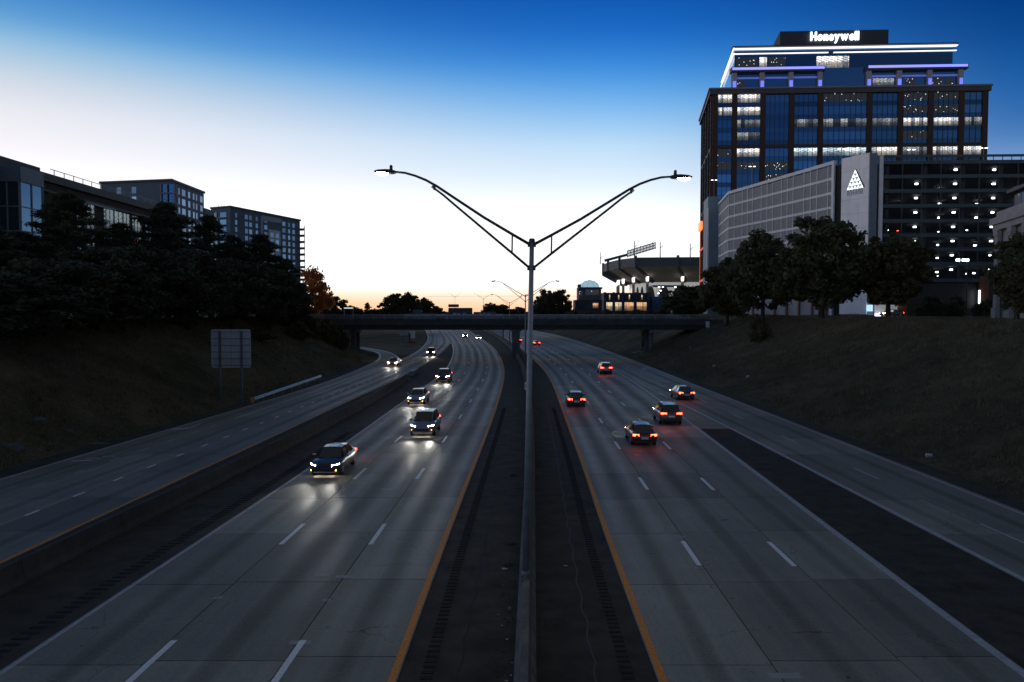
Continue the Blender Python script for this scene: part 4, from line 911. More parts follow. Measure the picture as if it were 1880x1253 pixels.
# ------------------------------------------------------------------ office tower
TG = 9.0
FL, FR, BL = (at(1308, 164, 262).x, 262.0), (at(1813, 152, 257.5).x, 257.5), (at(1289, 218, 303).x, 303.0); BR = (FR[0] + BL[0] - FL[0], FR[1] + BL[1] - FL[1])
tw = thing('office_tower', 'tall dark glass office tower with brick piers, blue lit crown and white sign letters', 'tower', (FL[0], FL[1], TG))
Z1, ZB, ZB2 = 84.7, 67.6, 49.0
MB().prism([(FL[0]+.6, FL[1]+.7), (FR[0]-.6, FR[1]+.7), (BR[0]-.6, BR[1]-.6), (BL[0]+.6, BL[1]-.6)], TG, 86.2).build('core', M_BANDM, tw, fix=True)
def pxu(px): return (px - 1308) / (1815 - 1308)
fr = Face(FL, FR, 0); sd = Face(BL, FL, 0)
P_PX = [1313.6, 1350, 1403, 1456.5, 1510, 1600.5, 1657.5, 1712.5, 1768.6, 1811.5]
pu = [pxu(p) * fr.w for p in P_PX]
LITMAP = {(0,0):'L',(0,1):'L',(1,0):'L',(1,1):'L',(1,2):'D',(1,4):'L',(3,2):'D',(3,4):'B',(4,2):'D',(4,4):'B',(5,2):'D',(5,4):'L',(6,0):'S',(6,1):'S',(6,2):'L',(6,3):'S',(7,0):'S',(7,1):'S',(7,2):'L',(7,4):'L',(8,2):'D',(8,4):'L',(0,5):'S',(1,5):'S',(2,5):'S',(1,3):'D',(6,4):'D',(4,0):'S',(0,4):'S',(2,6):'S'}
LM = {'L': M_LIT, 'B': M_LITB, 'D': M_DIMW, 'S': M_SPECK}
rows = [(Z1 - (i + 1) * (Z1 - ZB) / 4, Z1 - i * (Z1 - ZB) / 4) for i in range(4)]
rows += [(ZB - 1.2 - (i + 1) * 4.35, ZB - 1.2 - i * 4.35) for i in range(4)]; zz = rows[-1][0] - 1.2
while zz > TG + 4.5: rows.append((zz - 4.4, zz)); zz -= 4.4
def curtain(f, us, lm, root, pier_w):
    for i, u in enumerate(us): f.piece('pier', M_BRICK, u - pier_w / 2, u + pier_w / 2, TG, Z1 + .2, -.5, .45, root)
    for b in range(len(us) - 1):
        u0, u1 = us[b] + pier_w / 2, us[b + 1] - pier_w / 2; zmin = 1e9
        for r_, (z0, z1) in enumerate(rows):
            zs = z0 + (z1 - z0) * .36; m_ = LM[lm[(b, r_)]] if (b, r_) in lm else M_TGLASS
            f.piece('pane', m_, u0, u1, zs + .04, z1 - .02, -.35, -.12, root); f.piece('spandrel_panel', M_SPAN, u0, u1, z0 + .02, zs, -.35, -.10, root); zmin = z0
        mb = MB(); n = max(2, int(round((u1 - u0) / 1.75)))
        for k in range(n + 1):
            u = u0 + (u1 - u0) * k / n; f.box(mb, u - .045, u + .045, zmin, Z1, -.13, .06)
        stuff(mb.build('mullions', M_DARKMETAL, root))
curtain(fr, pu, LITMAP, tw, 1.75)
curtain(sd, [1.2, 11, 21, 31, sd.w - 1.2], {(1, 4): 'D', (2, 6): 'S'}, tw, 1.4)
for f in (fr, sd):
    for z in (ZB, ZB2): f.piece('band', M_BANDM, .0, f.w, z - 1.15, z, -.3, .30, tw)
    f.piece('cornice', M_CORN, -.9, f.w + .9, Z1, Z1 + 1.5, -1, .95, tw); f.piece('cornice_cap', mat('pale_coping', (.16, .16, .2), .5), -1.2, f.w + 1.2, Z1 + 1.52, Z1 + 2.1, -1, 1.3, tw)
M_ORNG = emat('orange_construction_lamp', (1, .22, .05), 1.3); M_REDL = mat('red_orange_lit_frame', (.45, .08, .03), .6, .2, 1, emis=(1, .16, .05), estr=.35)
for u in (3, sd.w - 16, sd.w - 1.0): sd.piece('lit_frame', M_REDL, u - .5, u + .5, TG, 46, .46, .62, tw)
for z in (22, 34): sd.piece('lit_frame', M_REDL, 2, sd.w - 1, z, z + .8, .63, .7, tw)
sd.piece('orange_sign', M_ORNG, 4, 14, 42, 45, .5, 1.4, tw)
# crown, second tier with blue light
def tier(root, du0, du1, back, z0, z1, m, name='tier_wall'):
    a, b = fr.p(du0, 0, -back), fr.p(du1, 0, -back); s = Vector((BL[0] - FL[0], BL[1] - FL[1], 0)).normalized() * 34
    MB().prism([(a.x, a.y), (b.x, b.y), (b.x + s.x, b.y + s.y), (a.x + s.x, a.y + s.y)], z0, z1).build(name, m, root, fix=True)
tu0, tu1 = pxu(1346) * fr.w, pxu(1776) * fr.w
tier(tw, tu0, tu1, 2.5, 86.3, 94.0, M_TGLASS)
for a, b in ((1344, 1519), (1597, 1782)):
    u0, u1 = pxu(a) * fr.w, pxu(b) * fr.w
    fr.piece('blue_eave', M_CORN, u0, u1, 92.6, 94.2, -3.5, -.6, tw); fr.piece('blue_light_strip', M_BLUE2, u0 + .3, u1 - .3, 93.2, 94.0, -.58, -.5, tw); fr.piece('blue_light_strip', M_BLUED, u0 + .5, u1 - .5, 90.6, 91.2, -2.45, -2.3, tw)
for p in (1351, 1403, 1457, 1511, 1602, 1658, 1714, 1771):
    u = pxu(p) * fr.w; fr.piece('crown_column', mat('pale_column', (.3, .3, .34), .6), u - .8, u + .8, 87.0, 92.5, -2.4, -1.3, tw)
    fr.piece('blue_wash_plate', M_BLUE, u - .55, u + .55, 86.9, 89.6, -1.28, -1.2, tw); fr.piece('uplight_lamp', M_BLUE2, u - .5, u + .5, 86.85, 87.25, -1.1, -.7, tw)  # glowing plates stand in for blue light washing up the columns
for a, b, m_ in ((1350, 1372, 'S'), (1610, 1650, 'D'), (1672, 1690, 'S'), (1722, 1740, 'S'), (1745, 1760, 'S')):
    fr.piece('pane', LM[m_], pxu(a) * fr.w, pxu(b) * fr.w, 87.2, 90.2, -2.49, -2.3, tw)
# third tier and white light lines
t3a, t3b = pxu(1354) * fr.w, pxu(1762) * fr.w
tier(tw, t3a, t3b, 4.0, 94.0, 101.8, M_SPAN, 'top_tier_wall')
tier(tw, t3a + 2, t3b - 2, 6.0, 101.8, 102.6, M_BANDM, 'roof_curb')
for z, e in ((101.0, .9), (99.5, .1)):
    for a, b in (((1350, 1530), (1540, 1768)) if z < 100 else ((1350, 1768),)):
        fr.piece('white_light_line', M_LED, pxu(a) * fr.w, pxu(b) * fr.w, z, z + .26, -3.98, -3.6 + e, tw)
    q0, q1 = fr.p(t3a - .8, 0, -3.2 + e), fr.p(t3a - .8, 0, -3.2 + e) + Vector((BL[0] - FL[0], BL[1] - FL[1], 0)) * .95
    sf = Face((q1.x, q1.y), (q0.x, q0.y), 0); sf.piece('white_light_line', M_LED, 0, sf.w, z, z + .30, -.3, 0, tw)
fr.piece('eave', M_DARKMETAL, t3a - 1, t3b + 1, 101.55, 101.9, -6, -2.4, tw)
for a, b, m_ in ((1357, 1397, 'S'), (1401, 1415, 'L'), (1418, 1450, 'S'), (1509, 1569, 'L')):
    fr.piece('pane', LM[m_], pxu(a) * fr.w, pxu(b) * fr.w, 94.3, 98.4, -3.99, -3.8, tw)
# penthouse with the name in lit letters
pa, pb = pxu(1446) * fr.w, pxu(1652) * fr.w
tier(tw, pa, pb, 8.0, 101.9, 108.6, mat('penthouse_cladding', (.02, .03, .045), .7), 'penthouse')
def letters(text, face, u0, u1, zbase, cap, o, m, root):
    objs = []; adv = 0.0
    for ch in text:
        cu = bpy.data.curves.new('letter', 'FONT'); cu.body = ch; cu.extrude = .09; cu.offset = .028; cu.size = 1.0; cu.resolution_u = 3
        ob = bpy.data.objects.new('tmp', cu); COL.objects.link(ob); dg = bpy.context.evaluated_depsgraph_get(); me = bpy.data.meshes.new_from_object(ob.evaluated_get(dg))
        xs = [v.co.x for v in me.vertices]; bpy.data.objects.remove(ob); bpy.data.curves.remove(cu)
        objs.append((me, adv - min(xs))); adv += max(xs) - min(xs) + .105
    s = (u1 - u0) / (adv - .105); H_ = cap / (.69 * s)
    for me, dx in objs:
        for v in me.vertices:
            p = face.p(u0 + (v.co.x + dx) * s, zbase + v.co.y * s * H_, o + v.co.z * s); v.co = p
        me.materials.clear(); me.materials.append(m); me.update(); link('sign_letter', me, root)
letters('Honeywell', fr, pxu(1503.5) * fr.w, pxu(1595) * fr.w, 105.2, 2.75, -7.6, M_LETTER, tw)

tw.location.z -= 1.0
# ------------------------------------------------------------------ parking garage
GZ, GR_ = 8.8, 43.8
M_BAND = mat('pale_metal_band', (.62, .65, .68), .55, .12, .5); M_MUL = mat('pale_mullion', (.5, .53, .56), .5)
def screen_mat():
    m = bpy.data.materials.new('woven_metal_screen'); nt, N, L, P = nodes_of(m); tc = N.new('ShaderNodeTexCoord'); oi = N.new('ShaderNodeObjectInfo')
    b = N.new('ShaderNodeTexBrick'); b.inputs['Scale'].default_value = 9; b.offset = 0; b.inputs['Mortar Size'].default_value = .035; b.inputs['Color1'].default_value = (.10, .11, .125, 1); b.inputs['Color2'].default_value = (.15, .165, .18, 1); b.inputs['Mortar'].default_value = (.30, .32, .34, 1)
    mp = N.new('ShaderNodeMapping'); mp.inputs['Rotation'].default_value = (R(90), 0, 0); L.new(tc.outputs['Object'], mp.inputs[0]); L.new(mp.outputs[0], b.inputs['Vector']); L.new(b.outputs[0], P.inputs['Base Color']); P.inputs['Roughness'].default_value = .6; P.inputs['Metallic'].default_value = .2; return m
M_SCREEN = screen_mat(); M_SCREEND = mat('dark_screen', (.05, .065, .085), .6, .2, .4); M_DECK = mat('deck_slab', (.06, .068, .078), .85, .2, .3); M_BANDD = mat('blue_grey_band', (.055, .075, .095), .6, .2, .3)
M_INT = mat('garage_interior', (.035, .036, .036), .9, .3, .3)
ga = thing('parking_garage', 'multi-level parking garage with pale screened wing, white pylon and dark open wing', 'garage', (77, 167, GZ))
LWa, LWb, LWc = (62.6, 219.0), (74.0, 174.2), (65.8, 241.0)
lw = Face(LWa, LWb, 0); lw2 = Face(LWc, LWa, 0); PY = Face((74.5, 172.2), (77.6, 165.6), 0)
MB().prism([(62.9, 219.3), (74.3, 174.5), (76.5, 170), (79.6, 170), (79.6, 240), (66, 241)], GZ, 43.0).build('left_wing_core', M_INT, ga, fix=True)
fh = 3.28; zt = GR_ - .5
def wing(face, cols, nrow, mS):
    for r_ in range(nrow):
        z1 = zt - r_ * fh; z0 = z1 - fh
        for a, b in zip(cols[:-1], cols[1:]): face.piece('screen_panel', mS, a + .06, b - .06, z0 + .36, z1 - .23, .06, .18, ga)
        face.piece('floor_band', M_BAND, 0, face.w, z0 - .22, z0 + .34, .05, .34, ga)
    for a in cols: face.piece('mullion', M_MUL, a - .13, a + .13, zt - nrow * fh, zt, .2, .30, ga)
    face.piece('roof_band', M_BAND, -.1, face.w, zt, GR_ + .3, -.3, .42, ga)
# columns of the screened wing, unevenly spaced as in the photo
cpx = [1337, 1347.7, 1362, 1371.4, 1380.6, 1396.4, 1407, 1417.5, 1433.3, 1443.8, 1454.4, 1474, 1486, 1497.8, 1517.6, 1530]
def u_on(face, px):
    k = (px - CX) / FPX; t = (k * face.a.y - face.a.x) / (face.u.x - k * face.u.y); return t
cols = [min(max(u_on(lw, p), 0), lw.w) for p in cpx]; cols[0] = 0; cols[-1] = lw.w - .3
wing(lw, cols, 9, M_SCREEN); lw.piece('end_post', M_BAND, lw.w - .8, lw.w, GZ, GR_ + .3, .1, .5, ga)
wing(lw2, [lw2.w * i / 6 for i in range(7)], 9, M_SCREEN)
for f, z_ in ((lw, zt - 9 * fh), (lw2, zt - 9 * fh)): f.piece('base_wall', mat('base_panel_grey', (.26, .28, .29), .7, .2, .3), 0, f.w, GZ - .5, z_ - .1, -.2, .1, ga)
for i in range(9):
    u = 3 + i * 5.1; lw.piece('brick_pier', mat('orange_brick', (.20, .075, .035), .8, .2, 1), u - .35, u + .35, GZ - .4, zt - 9 * fh, .12, .4, ga)
# white pylon with its logo
M_PYL = mat('white_pylon_panel', (.86, .85, .86), .55, .08, .4, orand=.05)
pxc, pyc = (74.5 + 77.6) / 2, 0
MB().prism([(74.75, 172.4), (77.75, 165.95), (79.4, 166.1), (79.4, 172.4)], GZ, 44.0).build('pylon_core', M_BANDD, ga, fix=True)
for r_ in range(11):
    for k in range(3):
        w3 = PY.w / 3; PY.piece('cladding_panel', M_PYL, k * w3 + .02, (k + 1) * w3 - .02, 9 + r_ * 3.19 + .02, 9 + (r_ + 1) * 3.19 - .02, -.25, .06, ga)
piece('pylon_side', mat('blue_grey_pylon_side', (.14, .18, .23), .6), (78.6, 165.85, 26.4), (1.7, .3, 35.2), ga)
lg = MB(); uc = PY.w * .52; zl0, zl1 = 36.8, 41.1; hw = PY.w * .30
nrow = 5
for r_ in range(nrow):
    z0 = zl0 + (zl1 - zl0) * r_ / nrow; z1 = zl0 + (zl1 - zl0) * (r_ + .86) / nrow; wd = hw * (1 - r_ / nrow); n = nrow - r_
    for k in range(n):
        ua = uc - wd + 2 * wd * k / n; ub = uc - wd + 2 * wd * (k + .92) / n
        lg.add([PY.p(ua, z0, .12), PY.p(ub, z0, .12), PY.p((ua + ub) / 2 , z1, .12)], [(0, 1, 2)])
stuff(lg.build('pyramid_logo', emat('logo_white', (.85, 1, 1), 1.5), ga))
le = MB(); le.add([PY.p(uc + hw * 1.02, zl0 - .05, .10), PY.p(uc + hw * 1.16, zl0 + .1, .10), PY.p(uc + .12, zl1 + .15, .10), PY.p(uc - .05, zl1, .10)], [(0, 1, 2, 3)]); le.build('logo_shadow_edge', mat('navy', (.01, .03, .05), .6), ga)
gl = MB()
for j, (zc, n, hh) in enumerate(((36.2, 6, .5), (35.5, 8, .62))):
    for k in range(n):
        u = uc - hw + 2 * hw * (k + .2) / n; w = 2 * hw * .55 / n
        for (da, db, za, zb) in ((0, .28, 0, 1), (.28, 1, .72, 1), (.5, 1, 0, .3) if k % 2 else (.72, 1, 0, .72)):
            gl.add([PY.p(u + w * da, zc + hh * za, .09), PY.p(u + w * db, zc + hh * za, .09), PY.p(u + w * db, zc + hh * zb, .09), PY.p(u + w * da, zc + hh * zb, .09)], [(0, 1, 2, 3)])
stuff(gl.build('logo_lettering', mat('navy_text', (.012, .025, .09), .6), ga))
# dark open wing
rw = Face((80.2, 166.5), (122, 164.8), 0)
lev = [at(1700, y_, 166).z for y_ in (298, 324, 350.5, 378, 405.5, 432, 458, 484.5, 515)]
for i, z in enumerate(lev):
    rw.piece('floor_band', M_BANDD, 0, rw.w, z - .42, z + .35, -.1, .22, ga)
    if i < 8: pass
    sl_ = MB(); rw.box(sl_, 0, rw.w, z - .4, z - .12, -17, -.12); sl_.build('deck', M_DECK, ga)
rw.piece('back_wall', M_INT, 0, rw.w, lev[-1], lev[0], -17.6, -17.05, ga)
rw.piece('edge_post', M_BAND, -.1, .75, GZ, 43.6, -.1, .4, ga)
rw.piece('roof_rail', M_BANDD, 0, rw.w, 43.2, 43.7, -.1, .1, ga)
k = 0; u = 0
for i in range(22):
    u = .9 + i * 1.95; rw.piece('roof_post', M_BANDD, u - .06, u + .06, lev[0] + .36, 43.19, -.06, .06, ga)
for i in range(11):
    u = .9 + i * 4.1; rw.piece('mullion', M_SCREEND, u - .09, u + .09, lev[-1], lev[0], .0, .16, ga)
    if i % 2 == 0: rw.piece('column', M_DECK, u + 1.4, u + 2.1, GZ, lev[0], -2.6, -1.9, ga)
wires = MB()
for i in range(150): u = .3 + i * .28; rw.box(wires, u - .018, u + .018, lev[-1], lev[0] - .5, -.05, -.02)
stuff(wires.build('cable_screen', M_SCREEND, ga))
for px in (1684, 1754.5, 1825.5):
    for py in (312, 338, 364, 390.5, 417, 443, 469, 495.5):
        if px == 1684 and py in (312,): continue
        q = at(px - (py - 312) * .045, py, 170.5); piece('deck_lamp', M_LAMP, q, (.56, .4, .32), ga)
for px, ys_ in ((1726, (349, 374.5, 400, 450, 474, 500)), (1794, (375, 400, 451, 502)), (1650, (378, 452, 500)), (1868, (349, 375, 425, 451))):
    for py in ys_:
        q = at(px - (py - 349) * .04, py, 178.5); piece('deck_lamp', M_LAMP, q, (.5, .4, .3), ga)
for px, py, m_ in ((1618, 347, M_LAMP), (1648, 424, emat('red_tail', (1, .08, .03), 3.0)), (1630, 423, M_LAMP), (1697, 428, M_LAMP), (1775, 423, M_LAMP), (1723, 426, M_LAMP), (1762, 450, M_LAMP), (1703, 504, M_LAMP), (1722, 507, M_LAMP), (1774, 503, M_LAMP), (1789, 502, M_LAMP)):
    q = at(px, py, 169); piece('car_lamp', m_, q, (.3, .2, .2), ga)
MB().prism([(80.3, 167.4), (122, 165.8), (122, 190), (80.3, 190)], GZ - .5, lev[-1] - .5).build('ground_floor', mat('dark_shopfront', (.018, .02, .022), .5), ga, fix=True)
for px in (1658.5, 1804.5):
    a, b = at(px, 533, 164), at(px, 562, 164); piece('wall_tube_lamp', emat('tube_lamp', (.85, .95, 1), 3.0), (a.x, 165.2, (a.z + b.z) / 2), (.3, .2, a.z - b.z), ga)
for px in (1650, 1800):
    a = at(px, 560, 165); piece('brick_pier', mat('orange_brick', (.20, .075, .035), .8), (a.x + 1.0, 165.6, 13), (2.0, .5, 8.6), ga)
a, b = at(1593, 560, 164.5), at(1604, 572, 164.5); piece('lit_window', emat('cool_window', (.55, .85, 1), .75), ((a.x + b.x) / 2, 165.0, (a.z + b.z) / 2), (b.x - a.x, .2, a.z - b.z), ga)
a, b = at(1609, 560, 164.5), at(1650, 587, 164.5); piece('glowing_shop_wall', mat('glowing_shop_wall', (.5, .5, .47), .7, emis=(1, .95, .85), estr=.12), ((a.x + b.x) / 2, 165.3, (a.z + b.z) / 2), (b.x - a.x, .3, a.z - b.z), ga)  # the shop wall itself glows faintly, in place of shopfront light
a, b = at(1611, 576, 163), at(1626, 583, 163); piece('entrance_sign', emat('blue_white_sign', (.62, .68, 1), 4.0), ((a.x + b.x) / 2, 164.0, (a.z + b.z) / 2), (b.x - a.x, .25, a.z - b.z), ga)
st = thing('stair_tower', 'plain blue-grey stair tower with a white edge left of the screened garage wing', 'building', (65, 246, GZ))
MB().prism([(63.4, 246), (66.8, 246), (68, 258), (65, 258)], GZ, at(1308, 361, 246).z).build('wall', mat('pale_blue_render', (.20, .28, .33), .6, .12, .3), st, fix=True)
piece('white_edge', mat('white_edge', (.7, .7, .7), .5), (63.4, 245.9, 26), (.5, .5, 34), st)
# roof lamp posts on the garage
for i, (px, py, Y, zb, lab) in enumerate(((1311, 331, 236, 43.6, 'slim lamp post farthest left on the garage roof, in front of the tower'), (1381, 306, 212, 43.6, 'slim lamp post above the middle of the screened garage wing'), (1545, 274, 182, 43.6, 'bright twin lamp post on the garage roof beside the white pylon'), (1673, 275, 178, 43.4, 'twin lamp post on the roof of the dark garage wing'), (1806, 272, 178, 43.4, 'twin lamp post on the garage roof by the right edge of the tower'))):
    c = at(px, py, Y); t = thing('roof_lamp', lab, 'lamp', (c.x, Y, zb), 'lamp posts on the garage roof')
    MB().tube([(c.x, Y, zb), (c.x, Y, c.z)], .08, 8).build('post', M_STEELD, t)
    for s in (-1, 1):
        piece('lamp_head', M_DARKMETAL, (c.x + s * .55, Y, c.z + .1), (.9, .4, .14), t); piece('lens', M_LAMP if i > 1 else emat('soft_lamp', (.9, .95, 1), 4), (c.x + s * .6, Y - .05, c.z - .02), (.6, .3, .1), t)
# street lamp with several heads before the garage
c = at(1776, 478, 148); zb = ground_z(c.x, 148); t = thing('area_lamp', 'tall dark area lamp with three bright heads before the dark garage wing', 'lamp', (c.x, 148, zb))
MB().tube([(c.x, 148, zb - .2), (c.x, 148, c.z + .2)], [.13, .09], 10).build('post', M_DARKMETAL, t)
for dx, m_ in ((-1.9, emat('flood_lamp', (.85, .97, 1), 14)), (-.75, M_LAMP), (-.1, M_LAMP)):
    piece('lamp_head', m_, (c.x + dx, 147.9, c.z), (.5, .35, .45), t)
piece('cross_arm', M_DARKMETAL, (c.x - 1.0, 148, c.z + .3), (2.4, .1, .1), t)

# ------------------------------------------------------------------ white stone building at the right edge
M_STN = mat('pale_stone', (.30, .29, .29), .75, .15, .5)
wb_ = thing('stone_building', 'pale stone building with heavy cornice and glass penthouse at the right edge', 'building', (77, 118, 8.5))
ws = Face((77.2, 121), (70.2, 96), 0); we = Face((72.2, 122.4), (77.2, 121), 0)
MB().prism([(77.6, 121), (70.6, 96), (95, 92), (100, 121)], 8, 22.6).build('wall', M_STN, wb_, fix=True)
for f in (ws,):
    f.piece('cornice', M_STN, -.6, f.w, 23.3, 24.4, -2, .9, wb_); f.piece('cornice_lower', M_STN, -.3, f.w, 22.4, 23.28, -2, .5, wb_); f.piece('parapet', M_STN, 0, f.w, 24.42, 25.4, -2, .1, wb_)
    for i in range(4):
        u = .9 + i * 6.0; f.piece('pilaster', M_STN, u - .75, u + .75, 10.2, 21.6, -.2, .35, wb_); f.piece('pilaster_base', M_STN, u - .95, u + .95, 8.2, 10.18, -.2, .55, wb_); f.piece('pilaster_capital', M_STN, u - .9, u + .9, 21.62, 22.38, -.2, .5, wb_)
        f.piece('window', M_TGLASS, u + 1.3, u + 4.7, 12, 19.5, -.3, .03, wb_)
pg = Face((79.5, 120.5), (72.5, 95.5), 0)
MB().prism([(79.7, 120.4), (72.8, 95.8), (92, 95), (92, 120)], 24.6, 28.3).build('penthouse', M_INT, wb_, fix=True)
for i in range(8): pg.piece('penthouse_pane', M_TGLASS if i % 3 else lit_mat('penthouse_lit', (.8, .95, 1), .8, .4, True, .8), .2 + i * 3.1, 3.1 + i * 3.1, 25.5, 28.0, -.1, .02, wb_)
pg.piece('penthouse_roof', M_CORN, -.8, pg.w, 28.4, 28.9, -8, .8, wb_)

# ------------------------------------------------------------------ left buildings
M_BRKD = mat('dark_brick', (.055, .038, .032), .85, .25, .6); M_ROOFB = mat('dark_roof_metal', (.03, .036, .042), .6, .2, .5); M_BGL = glass('blue_glass', (.10, .20, .30), .08, .5, .25, .8)
M_WLIT = lit_mat('warm_window', (.75, .9, .85), .22, 1.0, seed=3); M_FRM = mat('window_frame_grey', (.16, .2, .23), .5)
ba = thing('brick_office', 'long dark brick office building with overhanging roof at the left edge', 'building', (-70, 120, 8.5))
MB().prism([(-95, 90), (-70.2, 90), (-70.2, 152), (-95, 152)], 8, 29.0).build('wall', M_BRKD, ba, fix=True)
fa = Face((-70.0, 90), (-70.0, 152), 0)
fa.piece('roof_overhang', M_ROOFB, 0, fa.w + .6, 29.0, 30.2, -14, .9, ba); fa.piece('soffit_band', M_BRKD, 0, fa.w + .2, 27.9, 28.98, -.3, .3, ba); fa.piece('stone_course', mat('pale_course', (.11, .11, .115), .7), 0, fa.w, 27.6, 27.88, -.3, .36, ba)
MB().prism([(-92, 92), (-71.5, 92), (-71.5, 115.5), (-92, 115.5)], 30.2, 31.4).build('roof_plant_room', M_ROOFB, ba, fix=True)
for i in range(14):
    y = 117 + i * 2.6; piece('roof_rail_post', M_STEELD, (-70.3, y, 30.75), (.09, .09, 1.1), ba)
piece('roof_rail', M_STEELD, (-70.3, 134, 31.3), (.09, 36, .09), ba)
bay = ba
MB().prism([(-70, 103), (-66.6, 103), (-66.6, 108), (-70, 108)], 8, 29.0).build('glass_bay', M_BGL, ba, fix=True)
fb = Face((-70, 103), (-66.6, 103), 0); fb2 = Face((-66.6, 103), (-66.6, 108), 0)
for f in (fb, fb2):
    f.piece('bay_head', mat('blue_metal_panel', (.09, .14, .2), .5), -.05, f.w + .05, 27.2, 29.3, 0, .2, ba)
    for u in (0.06, f.w / 2, f.w - .06): f.piece('bay_mullion', M_FRM, u - .07, u + .07, 9, 27.19, 0, .12, ba)
    for z in (12.5, 16.5, 20.5, 23.8): f.piece('bay_transom', M_FRM, 0, f.w, z, z + .14, .0, .09, ba)
for r_, (z0, z1) in enumerate(((23.2, 27.3), (18.8, 22.6), (14, 17.8), (9.2, 13))):
    for i, (px, wd) in enumerate(((115, 119), (143.7, 151.3), (161.9, 175.9), (197.3, 211), (212.5, 227), (229, 239.8), (249, 261), (269, 280))):
        u = 70 * FPX / (CX - px) - 90; wd = 70 * FPX / (CX - wd) - 90 - u
        if u < 18.3 or u + wd > fa.w: continue
        w_ = fa.piece('window', M_WLIT if (i in (2, 3, 4, 5) and r_ < 2) or (i == 6 and r_ == 0) else M_BGL, u, u + wd, z0, z1, -.25, .12, ba)
        for k in range(3): fa.piece('window_mullion', M_FRM, u + wd * k / 2 - .06, u + wd * k / 2 + .06, z0, z1, .12, .2, ba)
fa.piece('projecting_bay_head', mat('blue_metal_panel', (.09, .14, .2), .5), 34, 43.5, 27.3, 27.58, .1, .5, ba)
piece('red_lit_sign', emat('red_window_sign', (1, .06, .04), .5), (-69.6, 140, 22.4), (.2, 2.2, 1.0), ba)
# apartment block, nearer
M_APT = mat('grey_blue_cladding', (.075, .115, .165), .7, .15, .3); M_APT2 = mat('pale_blue_cladding', (.26, .33, .40), .6, .1, .3); M_AW = glass('apartment_window', (.13, .22, .33), .1, .5, .5, .7); M_BALC = mat('balcony_slab', (.22, .25, .28), .6)
ab = thing('apartment_block', 'grey apartment block with a corner balcony stack behind the brick building', 'building', (-110, 245, 8.5))
MB().prism([(-135, 250), (-109.5, 245), (-109.5, 270.5), (-135, 275)], 8, 51.5).build('wall', M_APT, ab, fix=True)
MB().prism([(-135.4, 249.6), (-109.1, 244.4), (-109.1, 270.8), (-135, 275)], 51.5, 52.2).build('roof_edge', M_ROOFB, ab, fix=True)
MB().prism([(-125, 270.6), (-109.3, 270.6), (-109.3, 279), (-125, 279)], 8, 46.4).build('lower_wing', M_APT, ab, fix=True)
fs = Face((-109.5, 245), (-109.5, 270.5), 0); ff = Face((-135, 250), (-109.5, 245), 0); fs2 = Face((-109.3, 270.6), (-109.3, 279), 0)
for r_ in range(10):
    z = 48.2 - r_ * 3.15
    for u, w_ in ((4.6, 1.2), (7.4, 2.6), (12.2, 1.6), (16, 1.2), (18.4, 1.2), (22, 2.2)): fs.piece('window', M_AW, u, u + w_, z - .2, z + 1.9, -.2, .05, ab)
    for u in (6, 11.5): ff.piece('window', M_AW, u, u + 1.6, z - .2, z + 1.9, -.2, .05, ab)
    if r_ < 4:
        piece('balcony', M_BALC, (-110.6, 245.6, z - .55), (4.4, 2.6, .25), ab); 
        for q in ((-112.6, 244.5), (-110.6, 244.4), (-108.6, 244.6), (-108.5, 246.6)): piece('balcony_post', M_BALC, (q[0], q[1] - .35, z + .95), (.34, .34, 2.75), ab)
        piece('balcony_rail', M_BALC, (-110.6, 244.4, z + .5), (4.2, .08, .1), ab); piece('balcony_shade_box', M_SPAN, (-110.9, 245.2, z + .95), (3.9, 1.3, 2.6), ab)  # dark solid box stands in for the shaded balcony recess
    if r_ > 1:
        for u in (1.5, 5): fs2.piece('window', M_AW, u, u + 1.8, z - .2, z + 1.9, -.2, .05, ab)
# apartment block, farther
ac = thing('apartment_block', 'farther apartment block with white panels and balconies on its right corner', 'building', (-115, 340, 8.5))
c1, c2, c3 = (-131, 331), (-120.8, 326), (-104.6, 375)
MB().prism([c1, c2, c3, (-122, 384)], 8, 54.2).build('wall', M_APT, ac, fix=True); MB().prism([(c1[0]-.4, c1[1]-.3), (c2[0]+.3, c2[1]-.6), (c3[0]+.6, c3[1]+.2), (-122, 384)], 54.2, 54.9).build('roof_edge', M_ROOFB, ac, fix=True)
fc = Face(c2, c3, 0); fd = Face(c1, c2, 0)
fc.piece('blue_panel', M_APT2, 20.5, 22.0, 10, 53.0, -.1, .3, ac); fc.piece('blue_panel', M_APT2, 22, 36, 51.2, 53.4, -.1, .3, ac); fc.piece('white_panel', mat('white_cladding', (.45, .5, .55), .6), 26, 35, 14, 47.5, -.1, .35, ac)
fd.piece('blue_panel', M_APT2, 1.2, 4.4, 10, 50, -.1, .25, ac)
